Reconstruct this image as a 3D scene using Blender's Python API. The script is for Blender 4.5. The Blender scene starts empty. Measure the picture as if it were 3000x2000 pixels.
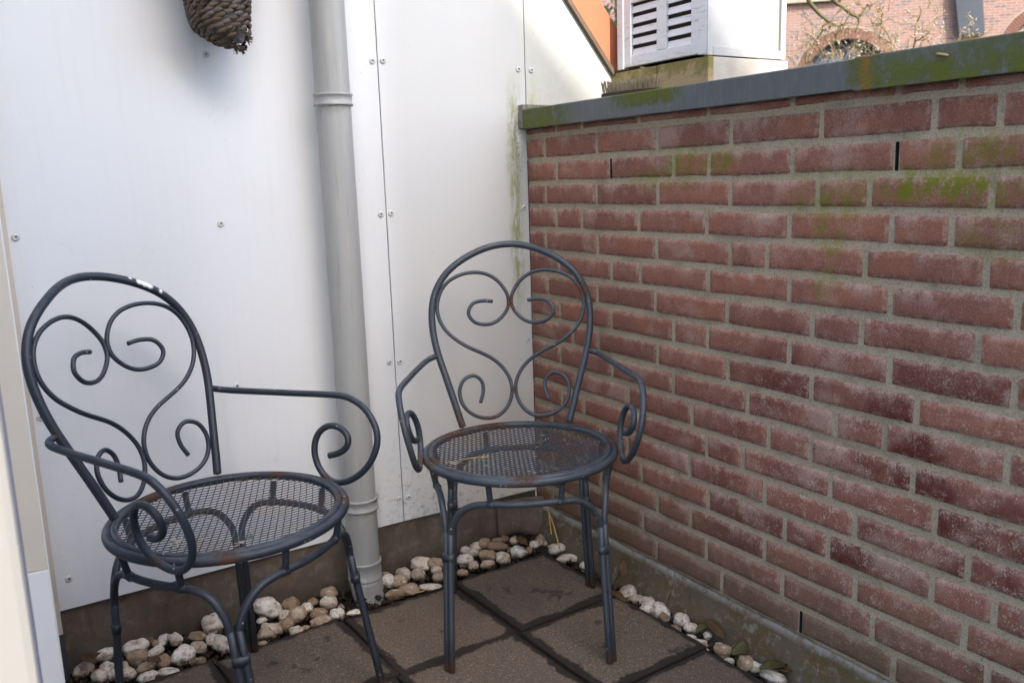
SUN_W = 2.0
EXPO = 2.3
HOUSE_RIDGE = -1.6
HOUSE_LEFT = -4.0
DUST = 2.5
OZONE = 0.6
DH = 2.8
import bpy, bmesh, math, random
from mathutils import Vector, Matrix, noise
R = math.radians
scene = bpy.context.scene
C = scene.collection
rnd = random.Random(7)

# ------------------------------------------------------------------ camera
CAM = Vector((-1.370088, -2.045927, 1.199783))
YAW, PITCH, ROLL, F = 0.565411, 0.185584, -0.032237, 2529.217
Fw = Vector((math.sin(YAW)*math.cos(PITCH), math.cos(YAW)*math.cos(PITCH), -math.sin(PITCH)))
R0 = Vector((math.cos(YAW), -math.sin(YAW), 0)); U0 = R0.cross(Fw)
Rv = math.cos(ROLL)*R0 + math.sin(ROLL)*U0
Uv = -math.sin(ROLL)*R0 + math.cos(ROLL)*U0
cd = bpy.data.cameras.new('camera'); cam = bpy.data.objects.new('camera', cd); C.objects.link(cam)
M = Matrix((Rv, Uv, -Fw)).transposed().to_4x4(); M.translation = CAM
cam.matrix_world = M
cd.sensor_width = 36; cd.lens = F/3000*36; cd.clip_start = 0.02; cd.clip_end = 2000
cd.dof.use_dof = True; cd.dof.focus_distance = 1.9; cd.dof.aperture_fstop = 6.0
scene.camera = cam

def ray(px, py):
    return Fw + Rv*((px-1500)/F) - Uv*((py-1000)/F)
def on_z(px, py, z):
    d = ray(px, py); return CAM + d*((z-CAM.z)/d.z)
def on_y(px, py, y):
    d = ray(px, py); return CAM + d*((y-CAM.y)/d.y)
def on_x(px, py, x):
    d = ray(px, py); return CAM + d*((x-CAM.x)/d.x)

# ------------------------------------------------------------------ object helpers
def tag(o, label=None, cat=None, group=None, kind=None):
    if label: o['label'] = label
    if cat: o['category'] = cat
    if group: o['group'] = group
    if kind: o['kind'] = kind
    return o
def empty(name, loc=(0, 0, 0), rz=0.0):
    o = bpy.data.objects.new(name, None); C.objects.link(o)
    o.location = loc; o.rotation_euler = (0, 0, rz); o.empty_display_size = .05
    return o
def obj(name, bm, mats, parent=None, smooth=False, world=True):
    """link bm as one mesh object; world=True keeps the vertices in world coordinates under a moved parent"""
    me = bpy.data.meshes.new(name)
    bmesh.ops.recalc_face_normals(bm, faces=bm.faces[:])
    bm.to_mesh(me); bm.free()
    for m in (mats if isinstance(mats, (list, tuple)) else [mats]): me.materials.append(m)
    if smooth:
        for p in me.polygons: p.use_smooth = True
    o = bpy.data.objects.new(name, me); C.objects.link(o)
    if parent:
        o.parent = parent
        if world:
            q = parent; off = Vector((0, 0, 0))
            while q: off += Vector(q.location); q = q.parent
            o.location = -off
    return o
def box(bm, x0, x1, y0, y1, z0, z1, mi=0, bev=0.0):
    vs = [bm.verts.new(p) for p in ((x0,y0,z0),(x1,y0,z0),(x1,y1,z0),(x0,y1,z0),(x0,y0,z1),(x1,y0,z1),(x1,y1,z1),(x0,y1,z1))]
    fs = [bm.faces.new([vs[i] for i in f]) for f in ((0,3,2,1),(4,5,6,7),(0,1,5,4),(1,2,6,5),(2,3,7,6),(3,0,4,7))]
    for f in fs: f.material_index = mi
    if bev > 0:
        es = list({e for f in fs for e in f.edges})
        r = bmesh.ops.bevel(bm, geom=es, offset=bev, segments=2, profile=.6, affect='EDGES')
        for f in r['faces']: f.material_index = mi
    return vs
def prism(bm, poly, axis, a, b, mi=0):
    """extrude a 2-D polygon; axis 'y': poly is (x,z); 'x': (y,z); 'z': (x,y)"""
    def P(p, t): return {'y': (p[0], t, p[1]), 'x': (t, p[0], p[1]), 'z': (p[0], p[1], t)}[axis]
    A = [bm.verts.new(P(p, a)) for p in poly]; B = [bm.verts.new(P(p, b)) for p in poly]
    n = len(poly)
    fs = [bm.faces.new(A), bm.faces.new(B[::-1])]
    for i in range(n): fs.append(bm.faces.new((A[i], B[i], B[(i+1) % n], A[(i+1) % n])))
    for f in fs: f.material_index = mi
def spline(pts, step):
    """Catmull-Rom resampled by length"""
    P = [Vector(p) for p in pts]; out = []
    P = [P[0]*2-P[1]] + P + [P[-1]*2-P[-2]]
    for i in range(1, len(P)-2):
        n = max(1, int(math.ceil((P[i+1]-P[i]).length/step)))
        for k in range(n):
            t = k/n; a, b, c, d = P[i-1], P[i], P[i+1], P[i+2]
            out.append(.5*((2*b) + (c-a)*t + (2*a-5*b+4*c-d)*t*t + (3*b-a-3*c+d)*t**3))
    out.append(P[-2]); return out
def smooth_pts(pts, it=1):
    P = [Vector(p) for p in pts]
    for _ in range(it):
        P = [P[0]] + [(P[i-1]+P[i]*2+P[i+1])/4 for i in range(1, len(P)-1)] + [P[-1]]
    return P
def tube(bm, pts, r, n=10, closed=False, cap=True, mi=0, rfun=None, lay=None):
    pts = [Vector(p) for p in pts]; m = len(pts); rings = []
    T = []
    for i in range(m):
        a = pts[i-1] if (i or closed) else pts[0]; b = pts[(i+1) % m] if (i < m-1 or closed) else pts[-1]
        T.append((b-a).normalized())
    up = Vector((0, 0, 1)) if abs(T[0].z) < .9 else Vector((1, 0, 0))
    N = (up - T[0]*up.dot(T[0])).normalized()
    for i in range(m):
        N = (N - T[i]*N.dot(T[i]))
        if N.length < 1e-6: N = T[i].orthogonal()
        N.normalize(); Bn = T[i].cross(N)
        rr = r if rfun is None else rfun(i/(m-1) if m > 1 else 0)
        rings.append([bm.verts.new(pts[i] + (N*math.cos(2*math.pi*k/n) + Bn*math.sin(2*math.pi*k/n))*rr) for k in range(n)])
    fs = []
    for i in range(m if closed else m-1):
        a, b = rings[i], rings[(i+1) % m]
        sh = 0
        if closed and i == m-1:
            sh = min(range(n), key=lambda s: (a[0].co-b[s].co).length)
        for k in range(n): fs.append(bm.faces.new((a[k], a[(k+1) % n], b[(k+1+sh) % n], b[(k+sh) % n])))
    if cap and not closed:
        for ring, c, s in ((rings[0], pts[0]-T[0]*r*.35, -1), (rings[-1], pts[-1]+T[-1]*r*.35, 1)):
            v = bm.verts.new(c)
            for k in range(n): fs.append(bm.faces.new((ring[k], ring[(k+1) % n], v)))
    for f in fs: f.material_index = mi; f.smooth = True
    return rings
def lathe(bm, prof, cx, cy, n=32, mi=0, rot=None):
    """prof: (radius, z) list around a vertical axis"""
    rings = []
    for r, z in prof:
        rings.append([bm.verts.new((cx+r*math.cos(2*math.pi*k/n), cy+r*math.sin(2*math.pi*k/n), z)) for k in range(n)])
    for a, b in zip(rings[:-1], rings[1:]):
        for k in range(n):
            f = bm.faces.new((a[k], a[(k+1) % n], b[(k+1) % n], b[k])); f.material_index = mi; f.smooth = True
    return rings

# ------------------------------------------------------------------ material helper
class Mt:
    def __init__(s, name, rough=.6, spec=.4, metal=0.0):
        s.m = bpy.data.materials.new(name); s.m.use_nodes = True; s.nt = s.m.node_tree
        s.b = s.nt.nodes['Principled BSDF']
        s.b.inputs['Roughness'].default_value = rough
        s.b.inputs['Specular IOR Level'].default_value = spec
        s.b.inputs['Metallic'].default_value = metal
        s._pos = None
    def n(s, t, **kw):
        nd = s.nt.nodes.new(t)
        for k, v in kw.items(): setattr(nd, k, v)
        return nd
    def put(s, sock, v):
        if v is None: return
        if hasattr(v, 'is_output') or isinstance(v, bpy.types.NodeSocket): s.nt.links.new(v, sock)
        else: sock.default_value = v
    @property
    def pos(s):
        if s._pos is None: s._pos = s.n('ShaderNodeTexCoord').outputs['Object']
        return s._pos
    def xyz(s, v=None):
        q = s.n('ShaderNodeSeparateXYZ'); s.put(q.inputs[0], v or s.pos); return q.outputs
    def math(s, op, a, b=0.0, c=None, clamp=False):
        q = s.n('ShaderNodeMath', operation=op); q.use_clamp = clamp
        s.put(q.inputs[0], a); s.put(q.inputs[1], b)
        if c is not None: s.put(q.inputs[2], c)
        return q.outputs[0]
    def mul(s, *a):
        r = a[0]
        for x in a[1:]: r = s.math('MULTIPLY', r, x)
        return r
    def add(s, a, b, clamp=False): return s.math('ADD', a, b, clamp=clamp)
    def step(s, v, a, b, lo=0.0, hi=1.0):
        q = s.n('ShaderNodeMapRange', interpolation_type='SMOOTHSTEP')
        s.put(q.inputs[0], v); q.inputs[1].default_value = a; q.inputs[2].default_value = b
        q.inputs[3].default_value = lo; q.inputs[4].default_value = hi
        return q.outputs[0]
    def band(s, v, c, w):
        """soft bump of width w centred at c"""
        d = s.math('ABSOLUTE', s.math('SUBTRACT', v, c)); return s.step(d, 0, w, 1, 0)
    def noise(s, scale, detail=4, rough=.55, vec=None, stretch=None, dist=0.0):
        q = s.n('ShaderNodeTexNoise'); q.inputs['Scale'].default_value = scale
        q.inputs['Detail'].default_value = detail; q.inputs['Roughness'].default_value = rough
        q.inputs['Distortion'].default_value = dist
        v = vec or s.pos
        if stretch:
            mp = s.n('ShaderNodeMapping'); mp.inputs['Scale'].default_value = stretch; s.put(mp.inputs[0], v); v = mp.outputs[0]
        s.put(q.inputs['Vector'], v); return q.outputs['Fac']
    def voro(s, scale, feature='F1', vec=None):
        q = s.n('ShaderNodeTexVoronoi', feature=feature); q.inputs['Scale'].default_value = scale
        s.put(q.inputs['Vector'], vec or s.pos); return q.outputs['Distance']
    def mix(s, f, a, b):
        q = s.n('ShaderNodeMix', data_type='RGBA')
        s.put(q.inputs[0], f)
        for k, v in ((6, a), (7, b)):
            if isinstance(v, tuple) and len(v) == 3: v = v+(1,)
            s.put(q.inputs[k], v)
        return q.outputs[2]
    def attr(s, name, out='Fac'):
        q = s.n('ShaderNodeAttribute', attribute_name=name); return q.outputs[out]
    def ramp(s, f, stops):
        q = s.n('ShaderNodeValToRGB'); e = q.color_ramp.elements
        while len(e) < len(stops): e.new(.5)
        for k, (p, c) in zip(e, stops): k.position = p; k.color = c+(1,) if len(c) == 3 else c
        s.put(q.inputs[0], f); return q.outputs[0]
    def objrand(s): return s.n('ShaderNodeObjectInfo').outputs['Random']
    def bump(s, h, strength=.3, dist=.002):
        q = s.n('ShaderNodeBump'); q.inputs['Strength'].default_value = strength; q.inputs['Distance'].default_value = dist
        s.put(q.inputs['Height'], h); s.nt.links.new(q.outputs[0], s.b.inputs['Normal'])
    def done(s, col=None, rough=None):
        if col is not None: s.put(s.b.inputs['Base Color'], col if not (isinstance(col, tuple) and len(col) == 3) else col+(1,))
        if rough is not None: s.put(s.b.inputs['Roughness'], rough)
        return s.m

def fl(bm, name): return bm.verts.layers.float.get(name) or bm.verts.layers.float.new(name)

# ------------------------------------------------------------------ materials
def m_panel():
    m = Mt('white_panel', .42, .35); X = m.xyz(); x, z = X[0], X[2]
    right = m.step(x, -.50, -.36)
    low = m.step(z, .62, .30)
    sp = m.step(m.noise(300, 3, .75), .52, .70)
    sp2 = m.step(m.noise(160, 5, .75), .56, .70)
    cloud = m.step(m.noise(5, 5, .6), .38, .72)
    c = m.mix(m.mul(m.noise(2.2, 3), .5), (.655, .672, .682), (.610, .628, .660))
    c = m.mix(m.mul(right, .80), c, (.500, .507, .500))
    c = m.mix(m.mul(m.step(m.noise(30, 5, .6, stretch=(2.2, 1, .10)), .50, .72), .09), c, (.46, .455, .43))
    c = m.mix(m.mul(m.step(m.noise(3.2, 4, .6), .45, .7), .16), c, (.62, .58, .50))
    c = m.mix(m.mul(sp, right, .24), c, (.30, .29, .26))
    c = m.mix(m.mul(sp2, m.step(x, -.55, -.2), cloud, .30), c, (.42, .40, .36))
    dirt = m.mul(m.step(m.noise(60, 6, .72), .50, .66), m.step(x, -.56, -.40), m.step(z, .60, .28))
    c = m.mix(m.mul(dirt, .70), c, (.13, .10, .075))
    c = m.mix(m.mul(m.step(m.noise(9, 4, .6, stretch=(3, 1, .6)), .35, .75), m.step(x, -.56, -.1), low, .42), c, (.46, .38, .28))
    c = m.mix(m.mul(m.step(x, -.42, -.05), m.step(z, 1.05, .5), m.step(m.noise(6, 5, .65), .2, .6), .45), c, (.54, .47, .38))  # warm bounce off the bricks painted in, with some dirt film
    # grey film towards the joint with the brick wall
    c = m.mix(m.mul(m.step(x, -.20, -.02), m.step(z, .95, 1.25), m.noise(14, 5, .7, stretch=(2, 1, .5)), .55), c, (.45, .46, .42))
    c = m.mix(m.mul(m.step(x, .02, .12, 1, 0), m.step(x, -.003, .0), m.noise(22, 5, .7, stretch=(2, 1, .5)), .6), c, (.46, .47, .40))
    c = m.mix(m.mul(m.step(m.noise(30, 5, .7), .42, .62), m.step(x, .0, .03), m.step(x, .26, .12), m.step(z, 1.62, 1.42), .40), c, (.40, .41, .33))
    # algae streak running down beside the coping end
    w = m.noise(18, 4, .6, stretch=(.3, 1, 1))
    xs = m.add(x, m.math('MULTIPLY', m.math('SUBTRACT', w, .5), .035))
    st = m.mul(m.band(xs, -.042, .034), m.step(z, .76, .98), m.step(z, 1.52, 1.34), m.step(m.noise(75, 6, .75, stretch=(1, 1, .22)), .36, .60))
    c = m.mix(m.mul(st, .92), c, (.21, .23, .055))
    st2 = m.mul(m.band(x, .018, .022), m.step(z, 1.385, 1.40), m.step(z, 1.50, 1.40), m.step(m.noise(60, 5, .7, stretch=(1, 1, .4)), .35, .62))
    c = m.mix(m.mul(st2, .7), c, (.30, .33, .08))
    st3 = m.mul(m.band(z, .80, .022), m.step(x, -.20, -.14), m.step(x, -.03, -.08), m.step(m.noise(50, 4, .7, stretch=(.5, 1, 1)), .45, .65))
    c = m.mix(m.mul(st3, .28), c, (.36, .38, .12))
    bl = m.mul(m.band(xs, -.030, .024), m.step(z, 1.18, 1.27), m.step(z, 1.40, 1.33), m.step(m.noise(110, 5, .75), .50, .62))
    c = m.mix(m.mul(bl, .85), c, (.10, .10, .075))
    wc = m.mul(m.band(xs, -.024, .016), m.step(z, 1.25, 1.30), m.step(z, 1.395, 1.37), m.step(m.noise(90, 5, .75), .40, .52))
    c = m.mix(m.mul(wc, .9), c, (.72, .72, .70))
    sc = m.mul(m.step(m.noise(26, 4, .6, stretch=(1, 1, 1), dist=2.5), .60, .66), m.step(m.noise(4.4, 3), .52, .62))
    c = m.mix(m.mul(sc, .22), c, (.50, .49, .46))
    ds = m.step(m.voro(30), .050, .030)
    c = m.mix(m.mul(ds, m.step(m.noise(3.1, 2), .50, .60), .75), c, (.16, .14, .12))
    m.bump(m.noise(240, 4, .6), .06, .001)
    return m.done(c, m.step(cloud, 0, 1, .36, .55))
def m_plain(name, col, rough=.6, spec=.4, metal=0.0, var=.12, scale=30, bump=.08):
    m = Mt(name, rough, spec, metal)
    c2 = tuple(max(0, k*(1-var*2.2)) for k in col)
    c = m.mix(m.noise(scale, 5, .65), col, c2)
    if bump: m.bump(m.noise(scale*6, 4, .6), bump, .001)
    return m.done(c)
def m_brick():
    m = Mt('red_brick', .88, .22); X = m.xyz(); y, z = X[1], X[2]
    tint = m.attr('tint'); bv = m.attr('bv'); edge = m.attr('edge')
    fine = m.noise(330, 3, .75); grain = m.noise(520, 2, .8); mid = m.noise(24, 6, .68)
    c = m.mix(tint, (.262, .106, .075), (.172, .071, .054))
    c = m.mix(m.mul(m.step(m.math('FRACT', m.math('MULTIPLY', tint, 7.31)), .55, 1.0), .45), c, (.215, .095, .075))
    c = m.mix(m.mul(m.step(mid, .38, .68), .45), c, (.140, .062, .048))
    c = m.mix(m.mul(m.step(m.noise(8, 4, .6), .48, .66), .35), c, (.300, .112, .060))
    # wire-cut grain: pale and dark specks
    c = m.mix(m.mul(m.step(fine, .50, .66), .55), c, (.33, .185, .125))
    c = m.mix(m.mul(m.step(grain, .52, .66), .55), c, (.072, .030, .022))
    # dark red scuffed bricks low on the right
    wet = m.mul(m.step(y, -.50, -1.05), m.step(z, 1.0, .70), m.step(m.add(m.add(m.mul(m.noise(4.5, 3, .6), .9), m.mul(tint, .16)), m.mul(fine, .14)), .58, .70))
    c = m.mix(m.mul(wet, .92), c, (.080, .015, .009))
    spk = m.mul(m.step(m.add(m.mul(fine, .6), m.mul(m.noise(42, 4, .7), .5)), .59, .66), m.step(y, -.45, -1.0), m.step(z, 1.0, .6))
    c = m.mix(m.mul(spk, .62), c, (.46, .37, .31))
    # lime bloom: pale film by the upper edge and along the rims, broken up by the grain
    film = m.add(m.mul(m.noise(20, 5, .65, stretch=(1, 1, .7)), .8), m.mul(fine, .28))
    top = m.mul(m.step(bv, .25, 1.02), m.step(film, .50, .66), m.step(m.noise(3.0, 3), .36, .60))
    c = m.mix(m.mul(top, .62), c, (.41, .31, .255))
    c = m.mix(m.mul(m.step(m.add(m.mul(m.noise(6.5, 4, .65), .8), m.mul(fine, .3)), .56, .70), .50), c, (.36, .26, .215))
    c = m.mix(m.mul(m.step(edge, .05, .85), m.step(m.add(m.mul(m.noise(60, 4, .7), .7), m.mul(fine, .3)), .44, .58), .46), c, (.40, .31, .24))
    # dusty lower courses, ground shading painted in with the dust
    c = m.mix(m.mul(m.step(z, .52, .24), m.step(m.noise(16, 5, .7), .22, .60), .85), c, (.105, .075, .046))
    c = m.mix(m.mul(moss(m, y, z), .92), c, (.120, .130, .006))
    m.bump(m.add(m.mul(fine, .6), m.noise(110, 4, .7)), .7, .0026)
    return m.done(c)
def moss(m, y, z):
    """green growth at the places the wall shows it"""
    def blob(cy, cz, ry, rz, k):
        a = m.math('DIVIDE', m.math('SUBTRACT', y, cy), ry); b = m.math('DIVIDE', m.math('SUBTRACT', z, cz), rz)
        d = m.add(m.mul(a, a), m.mul(b, b)); return m.mul(m.step(d, 0, 1, 1, 0), k)
    s = None
    for q in ((-1.22, 1.168, .17, .040, 1.3), (-1.26, 1.150, .09, .035, .8), (-1.00, 1.138, .13, .05, .75), (-1.27, 1.200, .13, .07, .75), (-1.0, 1.075, .05, .05, .9),
              (-.63, 1.222, .10, .05, 1.05), (-.55, 1.190, .16, .035, .85), (-.73, 1.225, .05, .035, .9), (-1.0, .985, .035, .06, .5), (-1.32, 1.08, .10, .05, .5), (-1.12, 1.185, .30, .03, .5)):
        b = blob(*q); s = b if s is None else m.math('MAXIMUM', s, b)
    nz = m.step(m.add(m.mul(m.noise(36, 6, .80, stretch=(1, 1, .6)), .65), m.mul(m.noise(210, 3, .8), .35)), .44, .56)
    return m.math('MULTIPLY', s, nz, clamp=True)
def m_mortar():
    m = Mt('sand_mortar', .95, .15); X = m.xyz(); y, z = X[1], X[2]
    c = m.mix(m.noise(60, 5, .7), (.385, .315, .225), (.275, .225, .160))
    c = m.mix(m.mul(m.step(m.noise(430, 3, .7), .42, .68), .75), c, (.54, .46, .33))
    c = m.mix(m.mul(m.step(m.noise(260, 3, .7), .52, .64), .60), c, (.15, .125, .08))
    c = m.mix(m.mul(m.step(z, .36, .20), m.step(m.noise(14, 5, .7), .35, .6), .8), c, (.095, .068, .04))
    c = m.mix(m.mul(moss(m, y, z), .72), c, (.215, .225, .02))
    c = m.mix(m.mul(m.step(m.noise(11, 5, .7), .50, .66), .45), c, (.17, .140, .105))
    c = m.mix(m.mul(m.step(m.noise(6, 4, .6), .52, .68), .22), c, (.21, .185, .09))
    m.bump(m.add(m.noise(420, 3, .7), m.noise(90, 4, .6)), .8, .003)
    return m.done(c)
def m_coping():
    m = Mt('zinc_coping', .48, .5, .25); X = m.xyz(); y, z = X[1], X[2]
    c = m.mix(m.noise(26, 5, .65, stretch=(1, 3, .5)), (.105, .113, .116), (.066, .073, .076))
    c = m.mix(m.mul(m.step(m.noise(70, 5, .7, stretch=(1, 2, .4)), .50, .70), .35), c, (.17, .18, .18))
    def b(cy, ry, k, lo, hi): return m.mul(m.step(m.math('ABSOLUTE', m.math('SUBTRACT', y, cy)), ry*.35, ry, 1, 0), k, m.step(z, lo, hi))
    g = m.math('MAXIMUM', b(-.52, .15, 1.2, 1.345, 1.366), b(-.03, .28, 1.0, 1.46, 1.34))
    g = m.math('MAXIMUM', g, b(-1.085, .05, .9, 1.30, 1.33))
    g = m.math('MAXIMUM', g, m.mul(m.step(y, -1.07, -1.08), m.step(z, 1.41, 1.345), 1.0))
    g = m.math('MAXIMUM', g, m.mul(m.step(y, -1.20, -1.28), .62))
    gn = m.mul(g, m.step(m.noise(38, 6, .75), .30, .58))
    c = m.mix(m.math('MULTIPLY', gn, .95, clamp=True), c, (.098, .112, .008))
    c = m.mix(m.mul(m.step(y, -1.06, -1.10), m.step(m.noise(90, 4, .7), .50, .68), .5), c, (.075, .085, .03))
    o = m.mul(m.band(y, -1.088, .020), m.step(m.noise(150, 5, .75), .40, .56))
    c = m.mix(m.mul(o, .85), c, (.24, .105, .018))
    m.bump(m.mul(gn, m.noise(160, 5, .7)), .6, .003)
    return m.done(c, m.step(gn, 0, .6, .42, .92))
def m_lead():
    m = Mt('weathered_lead', .80, .25, .0); X = m.xyz()
    c = m.mix(m.noise(12, 6, .70), (.118, .092, .062), (.064, .047, .030))
    c = m.mix(m.mul(m.step(m.noise(9, 6, .70, stretch=(1, 1, 1.6)), .44, .60), .85), c, (.085, .060, .026))
    c = m.mix(m.mul(m.step(m.noise(36, 6, .75), .52, .66), .60), c, (.22, .205, .175))
    c = m.mix(m.mul(m.step(m.noise(60, 5, .75), .56, .68), .6), c, (.040, .032, .022))
    c = m.mix(m.mul(m.step(X[2], .232, .252), m.step(m.noise(30, 4, .7), .3, .55), .6), c, (.27, .27, .26))
    c = m.mix(m.mul(m.step(m.noise(22, 5, .65), .54, .66), m.step(X[2], .245, .19), .5), c, (.062, .055, .016))
    m.bump(m.add(m.noise(28, 5, .6), m.mul(m.noise(150, 4, .7), .4)), .7, .005)
    return m.done(c)
def m_plinth():
    m = Mt('dark_plinth', .85, .25)
    c = m.mix(m.noise(8, 6, .68), (.130, .102, .078), (.072, .056, .044))
    c = m.mix(m.mul(m.step(m.noise(30, 6, .75), .50, .66), .50), c, (.20, .17, .145))
    c = m.mix(m.mul(m.step(m.noise(120, 5, .75), .56, .68), .6), c, (.035, .027, .021))
    c = m.mix(m.mul(m.step(m.noise(7, 5, .7, stretch=(2, 1, .6)), .48, .66), .5), c, (.055, .043, .035))
    c = m.mix(m.mul(m.step(m.noise(16, 5, .7), .58, .68), .5), c, (.10, .05, .022))
    c = m.mix(m.mul(m.step(m.xyz()[2], .21, .17), m.noise(20, 4, .6), .7), c, (.045, .035, .02))
    m.bump(m.noise(60, 5, .65), .5, .003)
    return m.done(c)
def m_pipe():
    m = Mt('grey_pvc', .40, .45); X = m.xyz()
    c = m.mix(m.noise(4, 4, .6, stretch=(8, 8, .5)), (.335, .335, .322), (.29, .297, .297))
    c = m.mix(m.mul(m.step(m.noise(14, 5, .7, stretch=(6, 6, .6)), .52, .74), .45), c, (.42, .39, .30))
    c = m.mix(m.mul(m.step(m.noise(130, 4, .7), .60, .70), .25), c, (.16, .15, .13))
    c = m.mix(m.mul(m.step(X[2], .26, .16), m.noise(35, 5, .7), .5), c, (.17, .14, .11))
    c = m.mix(m.mul(m.step(m.noise(30, 5, .7, stretch=(3, 3, .12)), .56, .68), .30), c, (.20, .19, .165))
    c = m.mix(m.mul(m.band(X[2], 1.378, .03), m.step(m.noise(50, 5, .7), .45, .62), .5), c, (.19, .17, .13))
    m.bump(m.noise(90, 3, .6), .08, .001)
    return m.done(c)
def m_paint():
    """blue-grey chair paint with chips, dust and rust"""
    m = Mt('chair_paint', .52, .45); X = m.xyz(); z = X[2]
    up = m.step(m.xyz(m.n('ShaderNodeNewGeometry').outputs['Normal'])[2], .2, 1.0)
    tone = m.attr('tone')
    c = m.mix(m.noise(18, 4, .6), (.034, .044, .055), (.024, .031, .041))
    c = m.mix(m.mul(tone, .95), c, (.007, .0115, .022))
    c = m.mix(m.mul(up, m.step(m.noise(30, 5, .7), .35, .65), .30), c, (.115, .122, .13))
    ru = m.attr('rust')
    rn = m.step(m.add(m.noise(120, 5, .72), m.mul(ru, .42)), .70, .84)
    c = m.mix(m.mul(rn, .9), c, (.058, .027, .015))
    c = m.mix(m.mul(m.step(m.noise(300, 3, .7), .55, .7), rn, .45), c, (.17, .068, .025))
    ch = m.step(m.voro(70), .16, .10)
    c = m.mix(m.mul(ch, m.step(m.noise(16, 4, .65), .53, .62), .8), c, (.42, .42, .41))
    c = m.mix(m.attr('chip'), c, (.78, .77, .74))
    c = m.mix(m.mul(m.step(z, .30, .06), m.noise(26, 5, .7), .45), c, (.022, .020, .018))
    c = m.mix(m.mul(m.step(z, .035, .012), m.step(m.noise(70, 4, .7), .35, .55), .8), c, (.070, .036, .019))
    m.bump(m.add(m.noise(180, 4, .65), m.mul(rn, .8)), .18, .0012)
    return m.done(c, m.step(rn, 0, 1, .48, .92))
def m_mesh():
    m = Mt('seat_mesh_paint', .6, .4)
    c = m.mix(m.step(m.noise(7, 5, .65), .42, .62), (.036, .043, .054), (.046, .034, .027))
    c = m.mix(m.mul(m.attr('rust'), m.step(m.noise(50, 4, .7), .35, .6), .8), c, (.055, .026, .015))
    return m.done(c)
def m_tile():
    m = Mt('concrete_tile', .88, .25); e = m.attr('edge'); t = m.attr('tint')
    c = m.mix(m.noise(7, 6, .65), (.142, .104, .072), (.094, .069, .048))
    c = m.mix(m.mul(t, .75), c, (.084, .063, .046))
    c = m.mix(m.mul(m.step(m.noise(260, 3, .8), .52, .68), .65), c, (.33, .27, .205))
    c = m.mix(m.mul(m.step(m.noise(235, 3, .8), .53, .66), .75), c, (.034, .027, .022))
    c = m.mix(m.mul(m.step(m.noise(4.2, 5, .7), .50, .66), .45), c, (.070, .056, .046))
    c = m.mix(m.mul(m.step(m.noise(11, 5, .7), .60, .72), .40), c, (.105, .072, .045))
    c = m.mix(m.mul(m.step(m.noise(13, 4, .6), .62, .68), m.step(m.noise(60, 3), .3, .5), .8), c, (.034, .026, .022))
    # moss-dark damp rim along the joints
    rim = m.step(m.add(e, m.mul(m.math('SUBTRACT', m.noise(15, 6, .70), .5), 1.35)), .50, .72)
    c = m.mix(m.mul(rim, .92), c, (.017, .012, .010))
    m.bump(m.add(m.noise(420, 3, .7), m.noise(60, 4, .6)), .45, .0018)
    return m.done(c)
def m_soil():
    m = Mt('damp_soil', .95, .2)
    c = m.mix(m.noise(60, 6, .7), (.012, .009, .007), (.028, .019, .012))
    m.bump(m.noise(140, 5, .7), .9, .006)
    return m.done(c)
def m_pebble():
    m = Mt('river_pebble', .78, .3); tone = m.attr('ptone', 'Fac')
    q = m.n('ShaderNodeAttribute', attribute_name='ptone'); q.attribute_type = 'OBJECT'
    r = q.outputs['Fac']; rr = m.objrand()
    v = m.n('ShaderNodeVectorMath', operation='ADD'); m.put(v.inputs[0], m.pos); m.put(v.inputs[1], rr); P = v.outputs[0]
    base = m.ramp(r, [(0, (.67, .63, .56)), (.35, (.54, .465, .365)), (.65, (.30, .205, .125)), (1, (.125, .072, .042))])
    c = m.mix(m.mul(m.step(m.noise(2.2, 5, .65, vec=P), .46, .64), .60), base, (.26, .165, .095))
    c = m.mix(m.mul(m.step(m.noise(8.5, 5, .75, vec=P), .53, .66), .62), c, (.065, .049, .036))
    c = m.mix(m.mul(m.step(m.noise(4.2, 5, .75, vec=P), .54, .64), .65), c, (.13, .10, .075))
    c = m.mix(m.mul(m.step(m.noise(3.0, 4, .6, vec=P), .55, .70), .55), c, (.66, .63, .57))
    nz = m.xyz(m.n('ShaderNodeNewGeometry').outputs['Normal'])[2]
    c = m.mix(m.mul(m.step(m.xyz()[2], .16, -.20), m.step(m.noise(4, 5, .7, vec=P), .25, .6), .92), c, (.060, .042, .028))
    m.bump(m.noise(9, 5, .72, vec=P), .6, .0022)
    return m.done(c)
def m_basket():
    m = Mt('woven_basket', .7, .3); t = m.attr('tint')
    c = m.ramp(t, [(0, (.050, .034, .022)), (.35, (.105, .068, .040)), (.6, (.13, .105, .09)), (.85, (.075, .060, .052)), (1, (.17, .12, .06))])
    c = m.mix(m.mul(m.noise(300, 4, .7, stretch=(.4, .4, 2.5)), .6), c, (.030, .022, .016))
    m.bump(m.noise(380, 4, .7, stretch=(.4, .4, 2)), .5, .0015)
    return m.done(c)
def m_whitewood():
    m = Mt('white_paint_wood', .55, .35); X = m.xyz()
    c = m.mix(m.noise(14, 4, .6, stretch=(1, 1, 3)), (.62, .62, .625), (.52, .52, .53))
    c = m.mix(m.mul(m.step(m.noise(46, 5, .72, stretch=(.4, .4, 2.2)), .56, .66), .6), c, (.30, .29, .27))
    c = m.mix(m.mul(m.step(X[2], 1.525, 1.498), m.step(m.noise(40, 4, .7), .42, .62), .5), c, (.42, .42, .30))
    m.bump(m.noise(90, 4, .6, stretch=(.3, .3, 2)), .15, .001)
    return m.done(c)
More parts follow.
